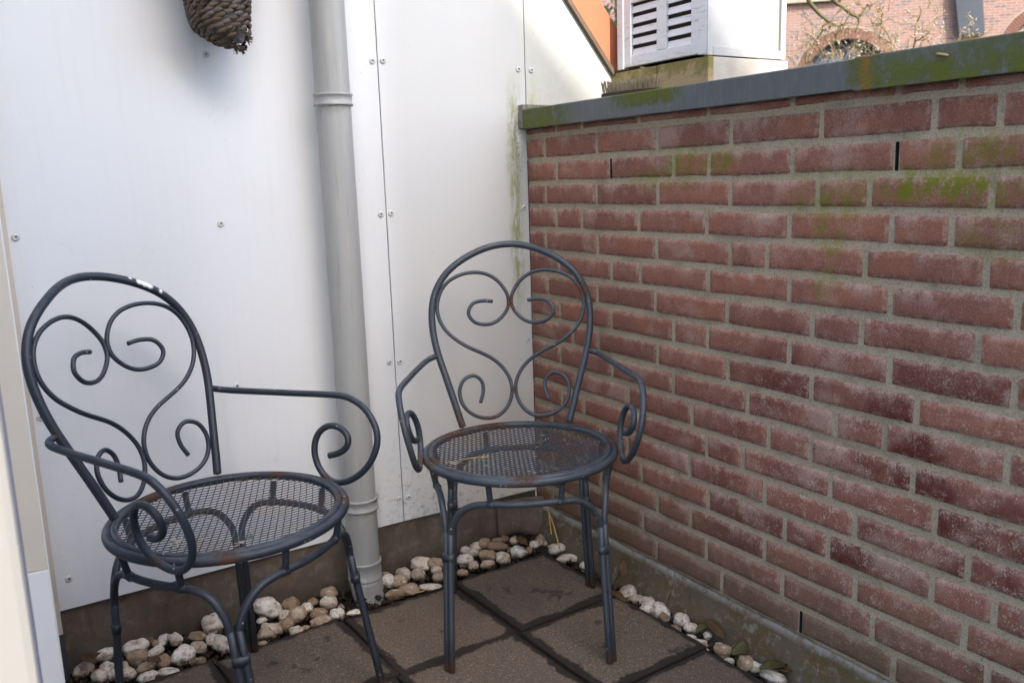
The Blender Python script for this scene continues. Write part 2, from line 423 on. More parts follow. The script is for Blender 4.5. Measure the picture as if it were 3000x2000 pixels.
def m_timber():
    m = Mt('raw_timber', .85, .25); X = m.xyz()
    c = m.mix(m.noise(20, 5, .65, stretch=(1, .5, 4)), (.36, .28, .16), (.26, .19, .105))
    c = m.mix(m.mul(m.step(m.add(m.noise(18, 5, .7), m.mul(m.step(X[2], 1.43, 1.49), .25)), .58, .76), .8), c, (.14, .125, .03))
    c = m.mix(m.mul(m.step(m.noise(55, 4, .7), .62, .70), .6), c, (.09, .07, .05))
    m.bump(m.noise(60, 4, .6, stretch=(1, .5, 4)), .3, .002)
    return m.done(c)
def m_church():
    m = Mt('church_brick', .9, .2); uv = m.attr('buv', 'Vector')
    q = m.n('ShaderNodeTexBrick'); q.offset = .5
    q.inputs['Scale'].default_value = 1.0; q.inputs['Brick Width'].default_value = .235; q.inputs['Row Height'].default_value = .066
    q.inputs['Mortar Size'].default_value = .007; q.inputs['Mortar Smooth'].default_value = .3; q.inputs['Bias'].default_value = -.1
    q.inputs['Color1'].default_value = (.178, .108, .092, 1); q.inputs['Color2'].default_value = (.140, .084, .074, 1); q.inputs['Mortar'].default_value = (.235, .212, .195, 1)  # greyed, flattened brick tones put the distance haze into the colour
    m.put(q.inputs['Vector'], uv)
    wn = m.n('ShaderNodeTexWhiteNoise', noise_dimensions='2D')
    sx = m.xyz(uv)
    row = m.math('FLOOR', m.math('DIVIDE', sx[1], .066)); col = m.math('FLOOR', m.add(m.math('DIVIDE', sx[0], .235), m.math('MULTIPLY', m.math('MODULO', row, 2.0), .5)))
    cv = m.n('ShaderNodeCombineXYZ'); m.put(cv.inputs[0], col); m.put(cv.inputs[1], row); m.put(wn.inputs['Vector'], cv.outputs[0])
    dk = m.step(wn.outputs['Value'], .86, .88)
    c = m.mix(m.mul(dk, m.math('SUBTRACT', 1.0, q.outputs['Fac']), .8), q.outputs['Color'], (.062, .060, .072))
    c = m.mix(m.mul(m.step(wn.outputs['Value'], .20, .0), m.math('SUBTRACT', 1.0, q.outputs['Fac']), .6), c, (.20, .095, .065))
    c = m.mix(m.mul(m.noise(.6, 4), .35), c, (.20, .125, .105))
    return m.done(c)
MAT = dict(
    panel=m_panel(), brick=m_brick(), mortar=m_mortar(), coping=m_coping(), lead=m_lead(), plinth=m_plinth(), pipe=m_pipe(),
    paint=m_paint(), mesh=m_mesh(), tile=m_tile(), soil=m_soil(), pebble=m_pebble(), basket=m_basket(), wwood=m_whitewood(),
    timber=m_timber(), wside=m_plain('sun_dimmed_white', (.43, .43, .44), .7, .25, var=.16, scale=22), church=m_church(),  # wside: white paint darkened in its colour to counter the sun on that face
    cream=m_plain('cream_frame', (.66, .60, .50), .5, .35, var=.05, scale=9),
    white=m_plain('white_frame', (.80, .81, .81), .5, .35, var=.05, scale=9),
    seal=m_plain('dark_seal', (.055, .055, .07), .6, .3),
    beige=m_plain('beige_strip', (.56, .49, .41), .6, .3, var=.08),
    screw=m_plain('screw_cap', (.60, .61, .60), .4, .5, var=.15, scale=200),
    recess=m_plain('screw_recess', (.27, .265, .255), .7, .3, var=.2),
    hole=m_plain('dark_void', (.024, .019, .016), .95, .1, var=0, bump=0),
    orange=m_plain('orange_roof_edge', (.50, .165, .085), .55, .4, var=.14, scale=12),
    drip=m_plain('dark_drip_edge', (.15, .105, .075), .7, .3, var=.25, scale=40),
    bristle=m_plain('grey_bristle', (.34, .28, .18), .9, .2, var=.30, scale=90),
    brushwood=m_plain('brush_wood', (.075, .052, .038), .8, .2, var=.2),
    straw=m_plain('dry_straw', (.50, .33, .13), .75, .3, var=.15, scale=50),
    leaf=m_plain('dead_leaf', (.105, .055, .022), .7, .35, var=.25, scale=45),
    leafgreen=m_plain('old_green_leaf', (.085, .075, .020), .6, .4, var=.25, scale=45),
    stone=m_plain('pale_stone', (.25, .225, .185), .85, .2, var=.12, scale=3),
    slate=m_plain('slate_panel', (.030, .040, .058), .65, .35, var=.25, scale=3),
    glass=m_plain('leaded_glass', (.065, .115, .24), .25, .6, var=.35, scale=4),
    arch=m_plain('arch_brick', (.16, .078, .060), .9, .2, var=.2, scale=8),
    twig=m_plain('sunlit_twig', (.20, .155, .075), .8, .25, var=.2, scale=12),
    bark=m_plain('mossy_bark', (.115, .105, .05), .9, .2, var=.25, scale=12),
    bud=m_plain('pale_bud', (.36, .31, .24), .7, .3, var=.1),
    evergreen=m_plain('evergreen_leaf', (.045, .065, .022), .6, .35, var=.3, scale=6),
    grassy=m_plain('yard_ground', (.075, .075, .055), .95, .2, var=.2, scale=1.2),
    render=m_plain('pale_render', (.60, .55, .47), .9, .2, var=.06, scale=2),
    debris=m_plain('dry_debris', (.42, .37, .29), .9, .2, var=.2, scale=80),
    liner=m_plain('grey_liner', (.30, .31, .32), .35, .5, var=.3, scale=60),
    roofback=m_plain('clay_tile', (.45, .13, .06), .7, .3, var=.15, scale=10),
)

# ------------------------------------------------------------------ world, sun
SUN_EL, SUN_AZ = R(38), R(181)      # azimuth measured from +Y towards +X
w = bpy.data.worlds.new('World'); scene.world = w; w.use_nodes = True
sky = w.node_tree.nodes.new('ShaderNodeTexSky'); sky.sky_type = 'NISHITA'; sky.sun_disc = False
sky.sun_elevation = SUN_EL; sky.sun_rotation = SUN_AZ; sky.air_density = 1.0; sky.dust_density = DUST; sky.ozone_density = OZONE
bg = w.node_tree.nodes['Background']; bg.inputs['Strength'].default_value = .15
w.node_tree.links.new(sky.outputs[0], bg.inputs[0])
sl = bpy.data.lights.new('sun', 'SUN'); sl.energy = SUN_W; sl.angle = R(.6); sl.color = (1, .93, .82)
so = bpy.data.objects.new('sun', sl); C.objects.link(so)
S = Vector((math.sin(SUN_AZ)*math.cos(SUN_EL), math.cos(SUN_AZ)*math.cos(SUN_EL), math.sin(SUN_EL)))
so.rotation_euler = S.to_track_quat('Z', 'Y').to_euler(); so.location = S*30
scene.view_settings.view_transform = 'Standard'; scene.view_settings.look = 'None'
scene.view_settings.gamma = 1; scene.view_settings.exposure = EXPO
scene.cycles.max_bounces = 10; scene.cycles.diffuse_bounces = 6
scene.cycles.use_denoising = True

G = .19                                             # top of the paving
# ------------------------------------------------------------------ setting
bm = bmesh.new(); bmesh.ops.create_grid(bm, x_segments=1, y_segments=1, size=400)
for v in bm.verts: v.co.z = -2.9
tag(obj('ground', bm, MAT['grassy']), kind='structure')
bm = bmesh.new(); box(bm, -3.2, -.001, -4.2, .011, -2.88, .138)
tag(obj('terrace_bed', bm, MAT['soil']), kind='structure')

# paving: 30 x 30 cm concrete tiles with joints
bm = bmesh.new(); le = fl(bm, 'edge'); lt = fl(bm, 'tint')
xs = [(-.400, -.112), (-.704, -.411), (-1.003, -.713), (-1.303, -1.012)]
ys = [(-.505, -.207), (-.808, -.514), (-1.112, -.817), (-1.415, -1.121), (-1.72, -1.425), (-2.02, -1.73), (-2.33, -2.03), (-2.64, -2.34)]
for i, (x0, x1) in enumerate(xs):
    for j, (y0, y1) in enumerate(ys):
        r = random.Random(i*31+j); t = r.random()
        a = R(r.uniform(-.6, .6)) + (R(3.2) if (i, j) == (2, 0) else 0) + R(1.5)
        dx, dy = r.uniform(-.003, .003), r.uniform(-.003, .003) - (.012 if (i, j) == (2, 0) else 0)
        if j == 0 and i in (1, 3): dy -= .012
        cx, cy = (x0+x1)/2+dx, (y0+y1)/2+dy; hw, hh = (x1-x0)/2, (y1-y0)/2
        N = 16; ca, sa = math.cos(a), math.sin(a); tz = G + r.uniform(-.002, .002); kx, ky = r.uniform(-.006, .006), r.uniform(-.006, .006)
        st = [-1, -.985, -.95, -.87, -.75, -.55, -.3, 0, .3, .55, .75, .87, .95, .985, 1]; n = len(st)
        grid = []
        for u in st:
            row = []
            for v in st:
                px, py = u*hw, v*hh
                m_ = max(abs(u), abs(v)); e = max(0, (m_-.72)/.28)
                nz = noise.noise(Vector((px*9+i*7, py*9+j*5, 1.3)))*.0012
                dz = -.0035 if m_ > .99 else (-.0008 if m_ > .98 else 0)
                jt = .0022*noise.noise(Vector((px*60+i, py*60+j, 4))) if m_ > .97 else 0
                px2, py2 = px*(1+jt/hw), py*(1+jt/hh)
                vv = bm.verts.new((cx+ca*px2-sa*py2, cy+sa*px2+ca*py2, tz+dz+nz+kx*px+ky*py)); vv[le] = e; vv[lt] = t; row.append(vv)
            grid.append(row)
        for p in range(n-1):
            for q in range(n-1): bm.faces.new((grid[p][q], grid[p+1][q], grid[p+1][q+1], grid[p][q+1]))
        ring = [grid[p][0] for p in range(n)] + [grid[n-1][q] for q in range(1, n)] + [grid[p][n-1] for p in range(n-2, -1, -1)] + [grid[0][q] for q in range(n-2, 0, -1)]
        low = []
        for v in ring:
            b = bm.verts.new((v.co.x, v.co.y, .135)); b[le] = 1; b[lt] = t; low.append(b)
        for k in range(len(ring)): bm.faces.new((ring[k], low[k], low[(k+1) % len(ring)], ring[(k+1) % len(ring)]))
tag(obj('paving', bm, MAT['tile'], smooth=False), kind='structure')
# sandy dirt in the joints
bm = bmesh.new()
for k in range(2):
    pass
box(bm, -1.30, -.114, -2.6, -.235, .137, .1795)
tag(obj('joint_dirt', bm, MAT['soil']), kind='structure')

# ------------------------------------------------------------------ brick wall
JOINTS = {0:[.135,.247,.467,.688,.908,1.129],1:[.083,.308,.530,.754,.976,1.196,1.304],2:[.135,.362,.583,.691,.911,1.132],
3:[.083,.305,.531,.754,.973,1.082,1.299],4:[.129,.243,.464,.687,.908,1.129,1.237],5:[.079,.306,.527,.756,.855,1.080,1.299],
6:[.137,.361,.469,.693,.913,1.133,1.351],7:[.084,.302,.523,.749,.970,1.078,1.294],8:[.135,.359,.584,.693,.916,1.138,1.356],
9:[.194,.304,.531,.753,.973,1.194],10:[.135,.359,.585,.811,1.030,1.135,1.353],11:[.422,.646,.870,.975,1.194],
12:[.136,.238,.469,.694,.800,1.024,1.239],13:[.308,.416,.640,.863,1.082,1.302],14:[.472,.699,.918,1.024,1.241],
15:[.530,.644,.866,1.088,1.304],16:[.476,.696,.915,1.129,1.348],17:[.527,.745,.965,1.176]}
SLOTS = {(2, .362), (2, 1.132), (17, .965)}
HB, DZ, WALL_END = 1.312, .0625, 2.6
wall = tag(empty('brick_wall', (.1, -1.3, 0)), 'low red brick parapet with sandy mortar and mossy grey metal coping', 'wall')
bm = bmesh.new(); lt = fl(bm, 'tint'); lv = fl(bm, 'bv'); lu = fl(bm, 'bu'); le = fl(bm, 'edge')
for k in range(0, 18):
    js = list(JOINTS[k])
    while js[0] > .15: js.insert(0, js[0]-.2215)
    if js[0] < .02: js.pop(0)
    r = random.Random(100+k)
    while js[-1] < WALL_END-.25: js.append(js[-1]+(.2215 if r.random() > .25 else .110))
    edges = [.0-.004] + js
    zt = HB - (k-1)*DZ - .0060; zb = HB - k*DZ + .0060
    if k == 0: zt = 1.336
    for q in range(len(edges)-1):
        a = edges[q] + (.0050 if q else 0); b = edges[q+1] - .0050
        if (k, edges[q]) in SLOTS: a -= .001
        if b-a < .02: continue
        rr = random.Random(k*100+q); tint = rr.random(); L = b-a; H = zt-zb
        sag = rr.uniform(-.0022, .0022); tl = rr.uniform(-.0018, .0018); ht = rr.uniform(-.0016, .0014); px = rr.uniform(-.0014, .0010)
        ns = max(6, int(L/.0085)); ss = [0, .0032/L] + [.0032/L + (1-.0064/L)*i/ns for i in range(1, ns)] + [1-.0032/L, 1]
        tt = [0, .0030/H, .25, .5, .75, 1-.0030/H, 1]
        grid = []
        for i, s in enumerate(ss):
            row = []
            for j, t in enumerate(tt):
                y = -(a+s*L); z = zb + t*H + ht*t + tl*(s-.5)
                bi = i in (0, len(ss)-1); bj = j in (0, len(tt)-1)
                z += sag*math.sin(math.pi*s)*(1-t)
                nn = noise.noise(Vector((y*70, z*70, k*3.1))); n2 = noise.noise(Vector((y*190, z*190, k*1.7)))
                if j == 0: z += .0016*nn + .0010*n2
                if j == len(tt)-1: z += .0012*nn + .0007*n2
                if i == 0: y += .0013*nn+.0007*n2
                if i == len(ss)-1: y += .0013*nn+.0007*n2
                # rounded corners
                if bi and bj: y += (-.002 if i == 0 else .002); z += (.0022 if j == 0 else -.0022)
                e = 1.0 if (bi or bj) else (.75 if (i in (1, len(ss)-2) or j in (1, len(tt)-2)) else 0.0)
                x = (.0042 if (bi or bj) else (-.0012 if e > .5 else -.0022)) + px*(0 if (bi or bj) else 1)
                v = bm.verts.new((x + .0006*n2, y, z)); v[lt] = tint; v[lv] = t; v[lu] = s; v[le] = e
                row.append(v)
            grid.append(row)
        for i in range(len(ss)-1):
            for j in range(len(tt)-1):
                f = bm.faces.new((grid[i][j], grid[i+1][j], grid[i+1][j+1], grid[i][j+1])); f.material_index = 1; f.smooth = True
# mortar face with the open weep slots left out of it
def mortar_face(bm):
    ycuts = [0.0] + sorted(s for _, s in SLOTS) + [WALL_END]
    yl = sorted({0.003, -WALL_END} | {-(s-.0036) for _, s in SLOTS} | {-(s+.0036) for _, s in SLOTS})
    zl = sorted({.100, 1.336} | {HB-(k-1)*DZ-.008 for k, _ in SLOTS} | {HB-k*DZ+.006 for k, _ in SLOTS})
    X = .0024; vs = {}
    def V(y, z, x=X):
        if (y, z, x) not in vs: vs[(y, z, x)] = bm.verts.new((x, y, z))
        return vs[(y, z, x)]
    for i in range(len(yl)-1):
        for j in range(len(zl)-1):
            yc, zc = (yl[i]+yl[i+1])/2, (zl[j]+zl[j+1])/2
            hit = [1 for k, s in SLOTS if abs(yc+s) < .0036 and HB-k*DZ+.006 < zc < HB-(k-1)*DZ-.008]
            q = ((yl[i], zl[j]), (yl[i+1], zl[j]), (yl[i+1], zl[j+1]), (yl[i], zl[j+1]))
            if not hit: bm.faces.new([V(*p) for p in q])
            else:
                for (p, r_) in zip(q, q[1:]+q[:1]): 
                    f = bm.faces.new([V(*p), V(*r_), V(*r_, .09), V(*p, .09)]); f.material_index = 2
                f = bm.faces.new([V(*p, .09) for p in q]); f.material_index = 2
mortar_face(bm)
for f in ((( .0024,.003,1.336),(.0024,-WALL_END,1.336),(.21,-WALL_END,1.336),(.21,.003,1.336)),((.21,.003,.1),(.21,-WALL_END,.1),(.21,-WALL_END,1.336),(.21,.003,1.336)),((.0024,-WALL_END,.1),(.21,-WALL_END,.1),(.21,-WALL_END,1.336),(.0024,-WALL_END,1.336))):
    bm.faces.new([bm.verts.new(p) for p in f])
ob = obj('brickwork', bm, [MAT['mortar'], MAT['brick'], MAT['hole']], wall)
def coping(y0, y1, x0, zt, zb):
    bm = bmesh.new()
    prof = [(x0, zb), (x0+.002, zb-.001), (x0+.004, zb+.004), (x0+.004, zt-.006), (.245, zt-.006), (.245, zb), (.249, zb), (.249, zt), (x0+.003, zt), (x0+.0006, zt-.0012), (x0, zt-.003)]
    n = max(2, int(abs(y1-y0)/.03)); rows = []
    for i in range(n+1):
        y = y0+(y1-y0)*i/n; wv = .0008*noise.noise(Vector((y*6, zt, x0*50)))
        rows.append([bm.verts.new((px+wv, y, pz+wv*.6)) for px, pz in prof])
    for a, b in zip(rows[:-1], rows[1:]):
        for k in range(len(prof)): bm.faces.new((a[k], a[(k+1) % len(prof)], b[(k+1) % len(prof)], b[k]))
    bm.faces.new(rows[0]); bm.faces.new(rows[-1][::-1])
    return bm
tag(obj('coping', coping(-.024, -1.080, -.030, 1.385, 1.334), MAT['coping'], wall), 'clean grey metal coping sheet with a moss patch')
tag(obj('coping', coping(-1.066, -WALL_END, -.0325, 1.387, 1.331), MAT['coping'], wall), 'mossy green metal coping sheet with orange lichen at its lap')
# short upturned flashing where the coping meets the white wall
bm = bmesh.new(); box(bm, -.028, .245, -.0235, -.002, 1.380, 1.398); box(bm, -.030, .0, -.0235, -.0015, 1.336, 1.379)
obj('end_flashing', bm, MAT['lead'], wall)
def flashing(y0, y1, off, name='base_flashing'):
    bm = bmesh.new(); n = int(abs(y1-y0)/.02); rows = []
    for i in range(n+1):
        y = y0+(y1-y0)*i/n; row = []
        for j in range(9):
            t = j/8; z = .250 - .125*t + .003*noise.noise(Vector((y*8, 0, 2)))
            x = -.006 - off - .046*t**1.3 + .009*noise.noise(Vector((y*11, t*2.5, off*90))) * (.15+t) + .003*noise.noise(Vector((y*38, t*8, 3)))*t
            row.append(bm.verts.new((x, y, z)))
        row.insert(0, bm.verts.new((-.001, y, .2515+.003*noise.noise(Vector((y*8, 0, 2))))))
        rows.append(row)
    for a, b in zip(rows[:-1], rows[1:]):
        for k in range(len(a)-1): bm.faces.new((a[k], a[k+1], b[k+1], b[k])).smooth = True
    o = obj(name, bm, MAT['lead'], wall)
    md = o.modifiers.new('thick', 'SOLIDIFY'); md.thickness = .003; md.offset = -1
    return o
flashing(-.0, -.600, .004); flashing(-.570, -WALL_END, 0)

# ------------------------------------------------------------------ white clad house
def zslope(x): return 1.494 + (.294-x)*1.186
house = tag(empty('clad_house', (-.5, .1, .1)), 'house wall clad in flat white screwed panels, dark plinth below, orange roof edge above', 'house')
SCREWS = {0: [(-.852,1.493),(-.4525,1.496),(-1.267,1.115),(-.855,1.120),(-.454,1.122),(-.852,.737),(-.454,.739),(-1.254,.362),(-.449,.360),(-1.267,.734),(-.852,.362),(-1.267,1.493),(-1.267,1.87),(-.852,1.87),(-.452,1.87)],
          1: [(-.424,1.498),(-.023,1.493),(-.425,1.124),(-.018,1.120),(-.424,.736),(-.017,.743),(-.422,.359),(-.020,.362),(-.424,1.87)],
          2: [(.019,1.492)]}
panels = [[(-1.282,.292),(-.4405,.294),(-.4405,zslope(-.4405)),(-1.282,zslope(-1.282))],
          [(-.4375,.294),(-.0025,.2865),(-.0025,zslope(-.0025)),(-.4375,zslope(-.4375))],
          [(.0005,1.25),(.4997,1.25),(.0005,zslope(.0005))]]
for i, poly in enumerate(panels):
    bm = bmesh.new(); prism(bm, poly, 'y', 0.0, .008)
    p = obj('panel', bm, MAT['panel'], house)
    tag(p, ['wide clean white panel', 'narrower white panel with algae streak and dirty foot', 'sloping white gable panel in sunlight'][i])
    for (x, z) in SCREWS[i]:
        bm = bmesh.new(); rr = random.Random(int(x*999+z*77)); x += rr.uniform(-.001, .001)
        prof = [(.0080, -.0002), (.0076, -.0018), (.0060, -.0032), (.0035, -.0040), (.0030, -.0030), (.0016, -.0022), (.0002, -.0022)]
        n = 16; rings = []
        for rad, yy in prof: rings.append([bm.verts.new((x+rad*math.cos(2*math.pi*k/n), yy, z+rad*math.sin(2*math.pi*k/n))) for k in range(n)])
        for ri, (a, b) in enumerate(zip(rings[:-1], rings[1:])):
            for k in range(n):
                f = bm.faces.new((a[k], a[(k+1) % n], b[(k+1) % n], b[k])); f.smooth = True; f.material_index = 1 if ri > 3 else 0
        o = obj('screw', bm, [MAT['screw'], MAT['recess']], p)
bm = bmesh.new(); prism(bm, [(-1.30,.31),(-.002,.31),(.215,1.2),(.49,1.24),(-.30,zslope(-.30)-.03),(-1.30,zslope(-1.30)-.03)], 'y', .012, .20)
obj('wall_core', bm, MAT['hole'], house)
bm = bmesh.new(); nx = 60; rows = []
for i in range(nx+1):
    x = -1.36+1.36*i/nx
    rows.append([bm.verts.new((x, .010 - (.012*t*t) + .0035*noise.noise(Vector((x*9, t*2, 5))), .309-.19*t)) for t in (0, .15, .3, .5, .7, .85, 1)])
for a, b in zip(rows[:-1], rows[1:]):
    for k in range(6): bm.faces.new((a[k], a[k+1], b[k+1], b[k])).smooth = True
obj('plinth', bm, MAT['plinth'], house)
# lead tongue dressed over the plinth in the corner
bm = bmesh.new(); rows = []
for i in range(17):
    u = i/16; x = -.150 + .142*u
    row = []
    for j in range(9):
        t = j/8; z = .284 - .004*u - (.112 - .012*math.sin(u*5))*t
        bulge = .012 + .030*math.sin(min(1, u*1.1)*math.pi*.55)*(.3+.7*t) + (.020*max(0, u-.6)/.4)
        row.append(bm.verts.new((x + .018*t*u, -.004 - bulge + .005*noise.noise(Vector((u*4, t*4, 1))), z)))
    rows.append(row)
for a, b in zip(rows[:-1], rows[1:]):
    for k in range(8): bm.faces.new((a[k], a[k+1], b[k+1], b[k])).smooth = True
o = obj('corner_lead', bm, MAT['plinth'], house); md = o.modifiers.new('thick', 'SOLIDIFY'); md.thickness = .003
tag(o, 'crumpled lead flap dressed over the plinth in the corner')
# roof slope
D = Vector((-.6445, 0, .7646)); Nn = Vector((.7646, 0, .6445)); B0 = Vector((.294, 0, 1.494))
def slope_slab(bm, s0, s1, n0, n1, y0, y1, step=None):
    q = [B0+D*s0+Nn*n0, B0+D*s1+Nn*n0, B0+D*s1+Nn*n1, B0+D*s0+Nn*n1]
    prism(bm, [(p.x, p.z) for p in q], 'y', y0, y1)
bm = bmesh.new(); slope_slab(bm, -.30, 2.2, .014, .09, .045, 4.0); rf = obj('roof', bm, MAT['roofback'], house)
bm = bmesh.new(); slope_slab(bm, -.30, 2.2, .0135, .112, .004, .042); es = [e for e in bm.edges]; bmesh.ops.bevel(bm, geom=es, offset=.006, segments=2, affect='EDGES')
obj('verge_board', bm, MAT['orange'], rf)
bm = bmesh.new(); slope_slab(bm, -.30, 2.2, .0005, .0125, -.014, .03); obj('drip_edge', bm, MAT['drip'], rf)

# ------------------------------------------------------------------ door frame at the left
door = tag(empty('door_frame', (-1.34, -.6, .14)), 'cream and white door frame seen edge-on at the left of the terrace', 'door frame')
def azx(a, y): return CAM.x + a*(y-CAM.y)
zb = on_y(189, 1856, -.03).z
bm = bmesh.new(); box(bm, azx(.0392, -.03), azx(.0440, -.03), -.03, -.001, zb, 2.5, bev=.001); obj('corner_strip', bm, MAT['beige'], door)
bm = bmesh.new(); box(bm, azx(.0392, -.03), azx(.0448, -.03), -.028, -.001, .138, zb-.001); obj('rubber_foot', bm, MAT['seal'], door)
bm = bmesh.new(); box(bm, azx(.0384, -.45), azx(.0397, -.45), -.45, -.42, .14, 2.5); obj('glazing_bead', bm, MAT['white'], door)
zd = on_y(115, 1673, -.6).z
bm = bmesh.new(); box(bm, azx(.0188, -.6), azx(.0383, -.6), -.6, -.56, zd+.001, 2.5, bev=.0015); obj('door_leaf', bm, MAT['cream'], door)
bm = bmesh.new(); box(bm, azx(.0188, -.6), azx(.0383, -.6), -.602, -.56, .14, zd, bev=.0015); obj('kick_panel', bm, MAT['white'], door)
bm = bmesh.new(); box(bm, azx(.0150, -.7), azx(.0186, -.7), -.7, -.68, .14, 2.5); obj('rubber_seal', bm, m_plain('lilac_seal', (.30, .29, .35), .6, .3, var=.1), door)
bm = bmesh.new(); box(bm, -1.62, azx(.0160, -1.25), -1.25, -1.19, .14, 2.5, bev=.008); obj('door_post', bm, MAT['cream'], door)

# ------------------------------------------------------------------ downpipe
PX, PY, PR = -.586, -.062, .0405
pipe = tag(empty('downpipe', (PX, PY, .13)), 'grey plastic rain downpipe standing in front of the white panels', 'downpipe')
bm = bmesh.new(); lathe(bm, [(PR, .24), (PR, .9), (PR, 1.6), (PR, 3.2)], PX, PY, 48); obj('pipe', bm, MAT['pipe'], pipe)
def collar(z0, z1, r=.0438, ridge=.0022):
    bm = bmesh.new()
    lathe(bm, [(PR-.001, z0-.001), (r+ridge, z0), (r+ridge, z0+.004), (r, z0+.0055), (r, z1-.0055), (r+ridge, z1-.004), (r+ridge, z1), (PR-.001, z1+.001)], PX, PY, 48)
    obj('collar', bm, MAT['pipe'], pipe)
collar(1.381, 1.408); collar(.386, .416); collar(.198, .246, .0432, .0012)
bm = bmesh.new(); rr_ = []
for k, t in enumerate((0, .2, .4, .6, .8, 1)):
    cx, cy, cz = PX + .006*t*t, PY - .030*t*t, .205 - .082*t
    tl = R(20)*t
    ring = []
    for q in range(40):
        a = 2*math.pi*q/40; lx, ly = .0425*math.cos(a), .0425*math.sin(a)
        ring.append(bm.verts.new((cx+lx, cy+ly*math.cos(tl), cz+ly*math.sin(tl))))
    rr_.append(ring)
for a, b in zip(rr_[:-1], rr_[1:]):
    for q in range(40): bm.faces.new((a[q], a[(q+1) % 40], b[(q+1) % 40], b[q])).smooth = True
o = obj('outlet', bm, MAT['pipe'], pipe); md = o.modifiers.new('thick', 'SOLIDIFY'); md.thickness = .003; md.offset = -1

# ------------------------------------------------------------------ chairs
ARCH = [(.1285,.428),(.137,.455),(.1465,.487),(.163,.539),(.176,.578),(.186,.611),(.193,.648),(.1955,.687),(.192,.718),(.183,.751),(.163,.782),(.138,.805),(.107,.823),(.075,.838),(.038,.848),(0,.852)]
HEART = [[.0436,.7131],[.0689,.7167],[.0935,.7113],[.1043,.6896],[.0909,.6689],[.067,.6603],[.0419,.6623],[.0207,.676],[.0055,.6975],[.0046,.7226],[.0158,.7461],[.0325,.7652],[.0541,.7787],[.0785,.7854],[.1041,.7856],[.1289,.7797],[.1512,.7674],[.1681,.7485],[.1777,.725],[.18,.6999],[.174,.6751],[.161,.653],[.1427,.6352],[.1222,.6198],[.1002,.6067],[.0775,.5947],[.0554,.5818],[.0354,.5658],[.0189,.5462],[.0075,.523],[.0046,.4978],[.0116,.4733],[.0268,.4531],[.049,.4417],[.0743,.4425],[.0981,.4516],[.1179,.4676],[.1304,.4894],[.1323,.5145],[.1208,.5365],[.0975,.5434],[.0783,.5278],[.0759,.5033],[.0834,.479]]
ARM_R = [(.184,.203,.594),(.200,.206,.589),(.211,.200,.5845),(.2150,.175,.5835),(.2263,.1027,.5837),(.2396,.0212,.5833),(.2530,-.0581,.5831),(.2572,-.0813,.5832),(.2553,-.1125,.5776),(.2525,-.139,.5639),(.2483,-.1615,.5431),(.2425,-.1752,.5168),(.2379,-.1784,.4965),(.2317,-.1714,.4683),(.2263,-.1564,.4444),(.2226,-.1363,.4258),(.2200,-.1121,.4118),(.2195,-.0864,.4042),(.2195,-.0663,.4073),(.2195,-.05,.418),(.2200,-.0343,.4388),(.2222,-.0271,.4634),(.2272,-.0269,.488),(.2326,-.0358,.508),(.238,-.0504,.5192),(.2413,-.0681,.5229),(.2423,-.0888,.5178),(.2393,-.105,.5035),(.2361,-.1083,.4899),(.2332,-.1005,.475),(.2309,-.0839,.4646),(.2266,-.0626,.4599)]
ARM_L = [(-.184,.203,.594),(-.200,.206,.589),(-.211,.196,.585),(-.224,.121,.585),(-.241,.019,.583),(-.255,-.065,.583),(-.2555,-.090,.578),(-.254,-.108,.567),(-.248,-.131,.538),(-.241,-.144,.506),(-.232,-.145,.470),(-.2275,-.138,.444),(-.2235,-.120,.420),(-.2205,-.099,.408),(-.2195,-.066,.406),(-.2195,-.033,.424),(-.220,-.011,.447),(-.223,-.009,.479),(-.229,-.017,.503),(-.236,-.034,.519),(-.240,-.052,.525),(-.244,-.075,.522),(-.243,-.088,.510),(-.238,-.092,.494),(-.234,-.086,.474),(-.229,-.066,.462),(-.224,-.044,.460)]
def ysurf(u, z):
    return .151+.325*(z-.433)+(.0175*(1+math.cos(math.pi*u/.15)) if abs(u) < .15 else 0)
RUST_ALL = [((.128,.155,.43),.022),((-.128,.155,.43),.022),((.2195,-.06,.41),.03),((-.2195,-.05,.415),.03),((.184,.203,.594),.018),((-.184,.203,.594),.018)]
def rustify(o, spots, tone=0.0, chips=()):
    me = o.data; a = me.attributes.new('rust', 'FLOAT', 'POINT'); b = me.attributes.new('tone', 'FLOAT', 'POINT'); c = me.attributes.new('chip', 'FLOAT', 'POINT')
    for i, v in enumerate(me.vertices):
        s = 0
        for p, r in spots: s = max(s, 1-(v.co-Vector(p)).length/r)
        a.data[i].value = max(0, s); b.data[i].value = tone
        q = 0
        for p, r in chips:
            d = (v.co-Vector(p)).length
            if d < r: q = max(q, min(1, (1-d/r)*4))
        c.data[i].value = q
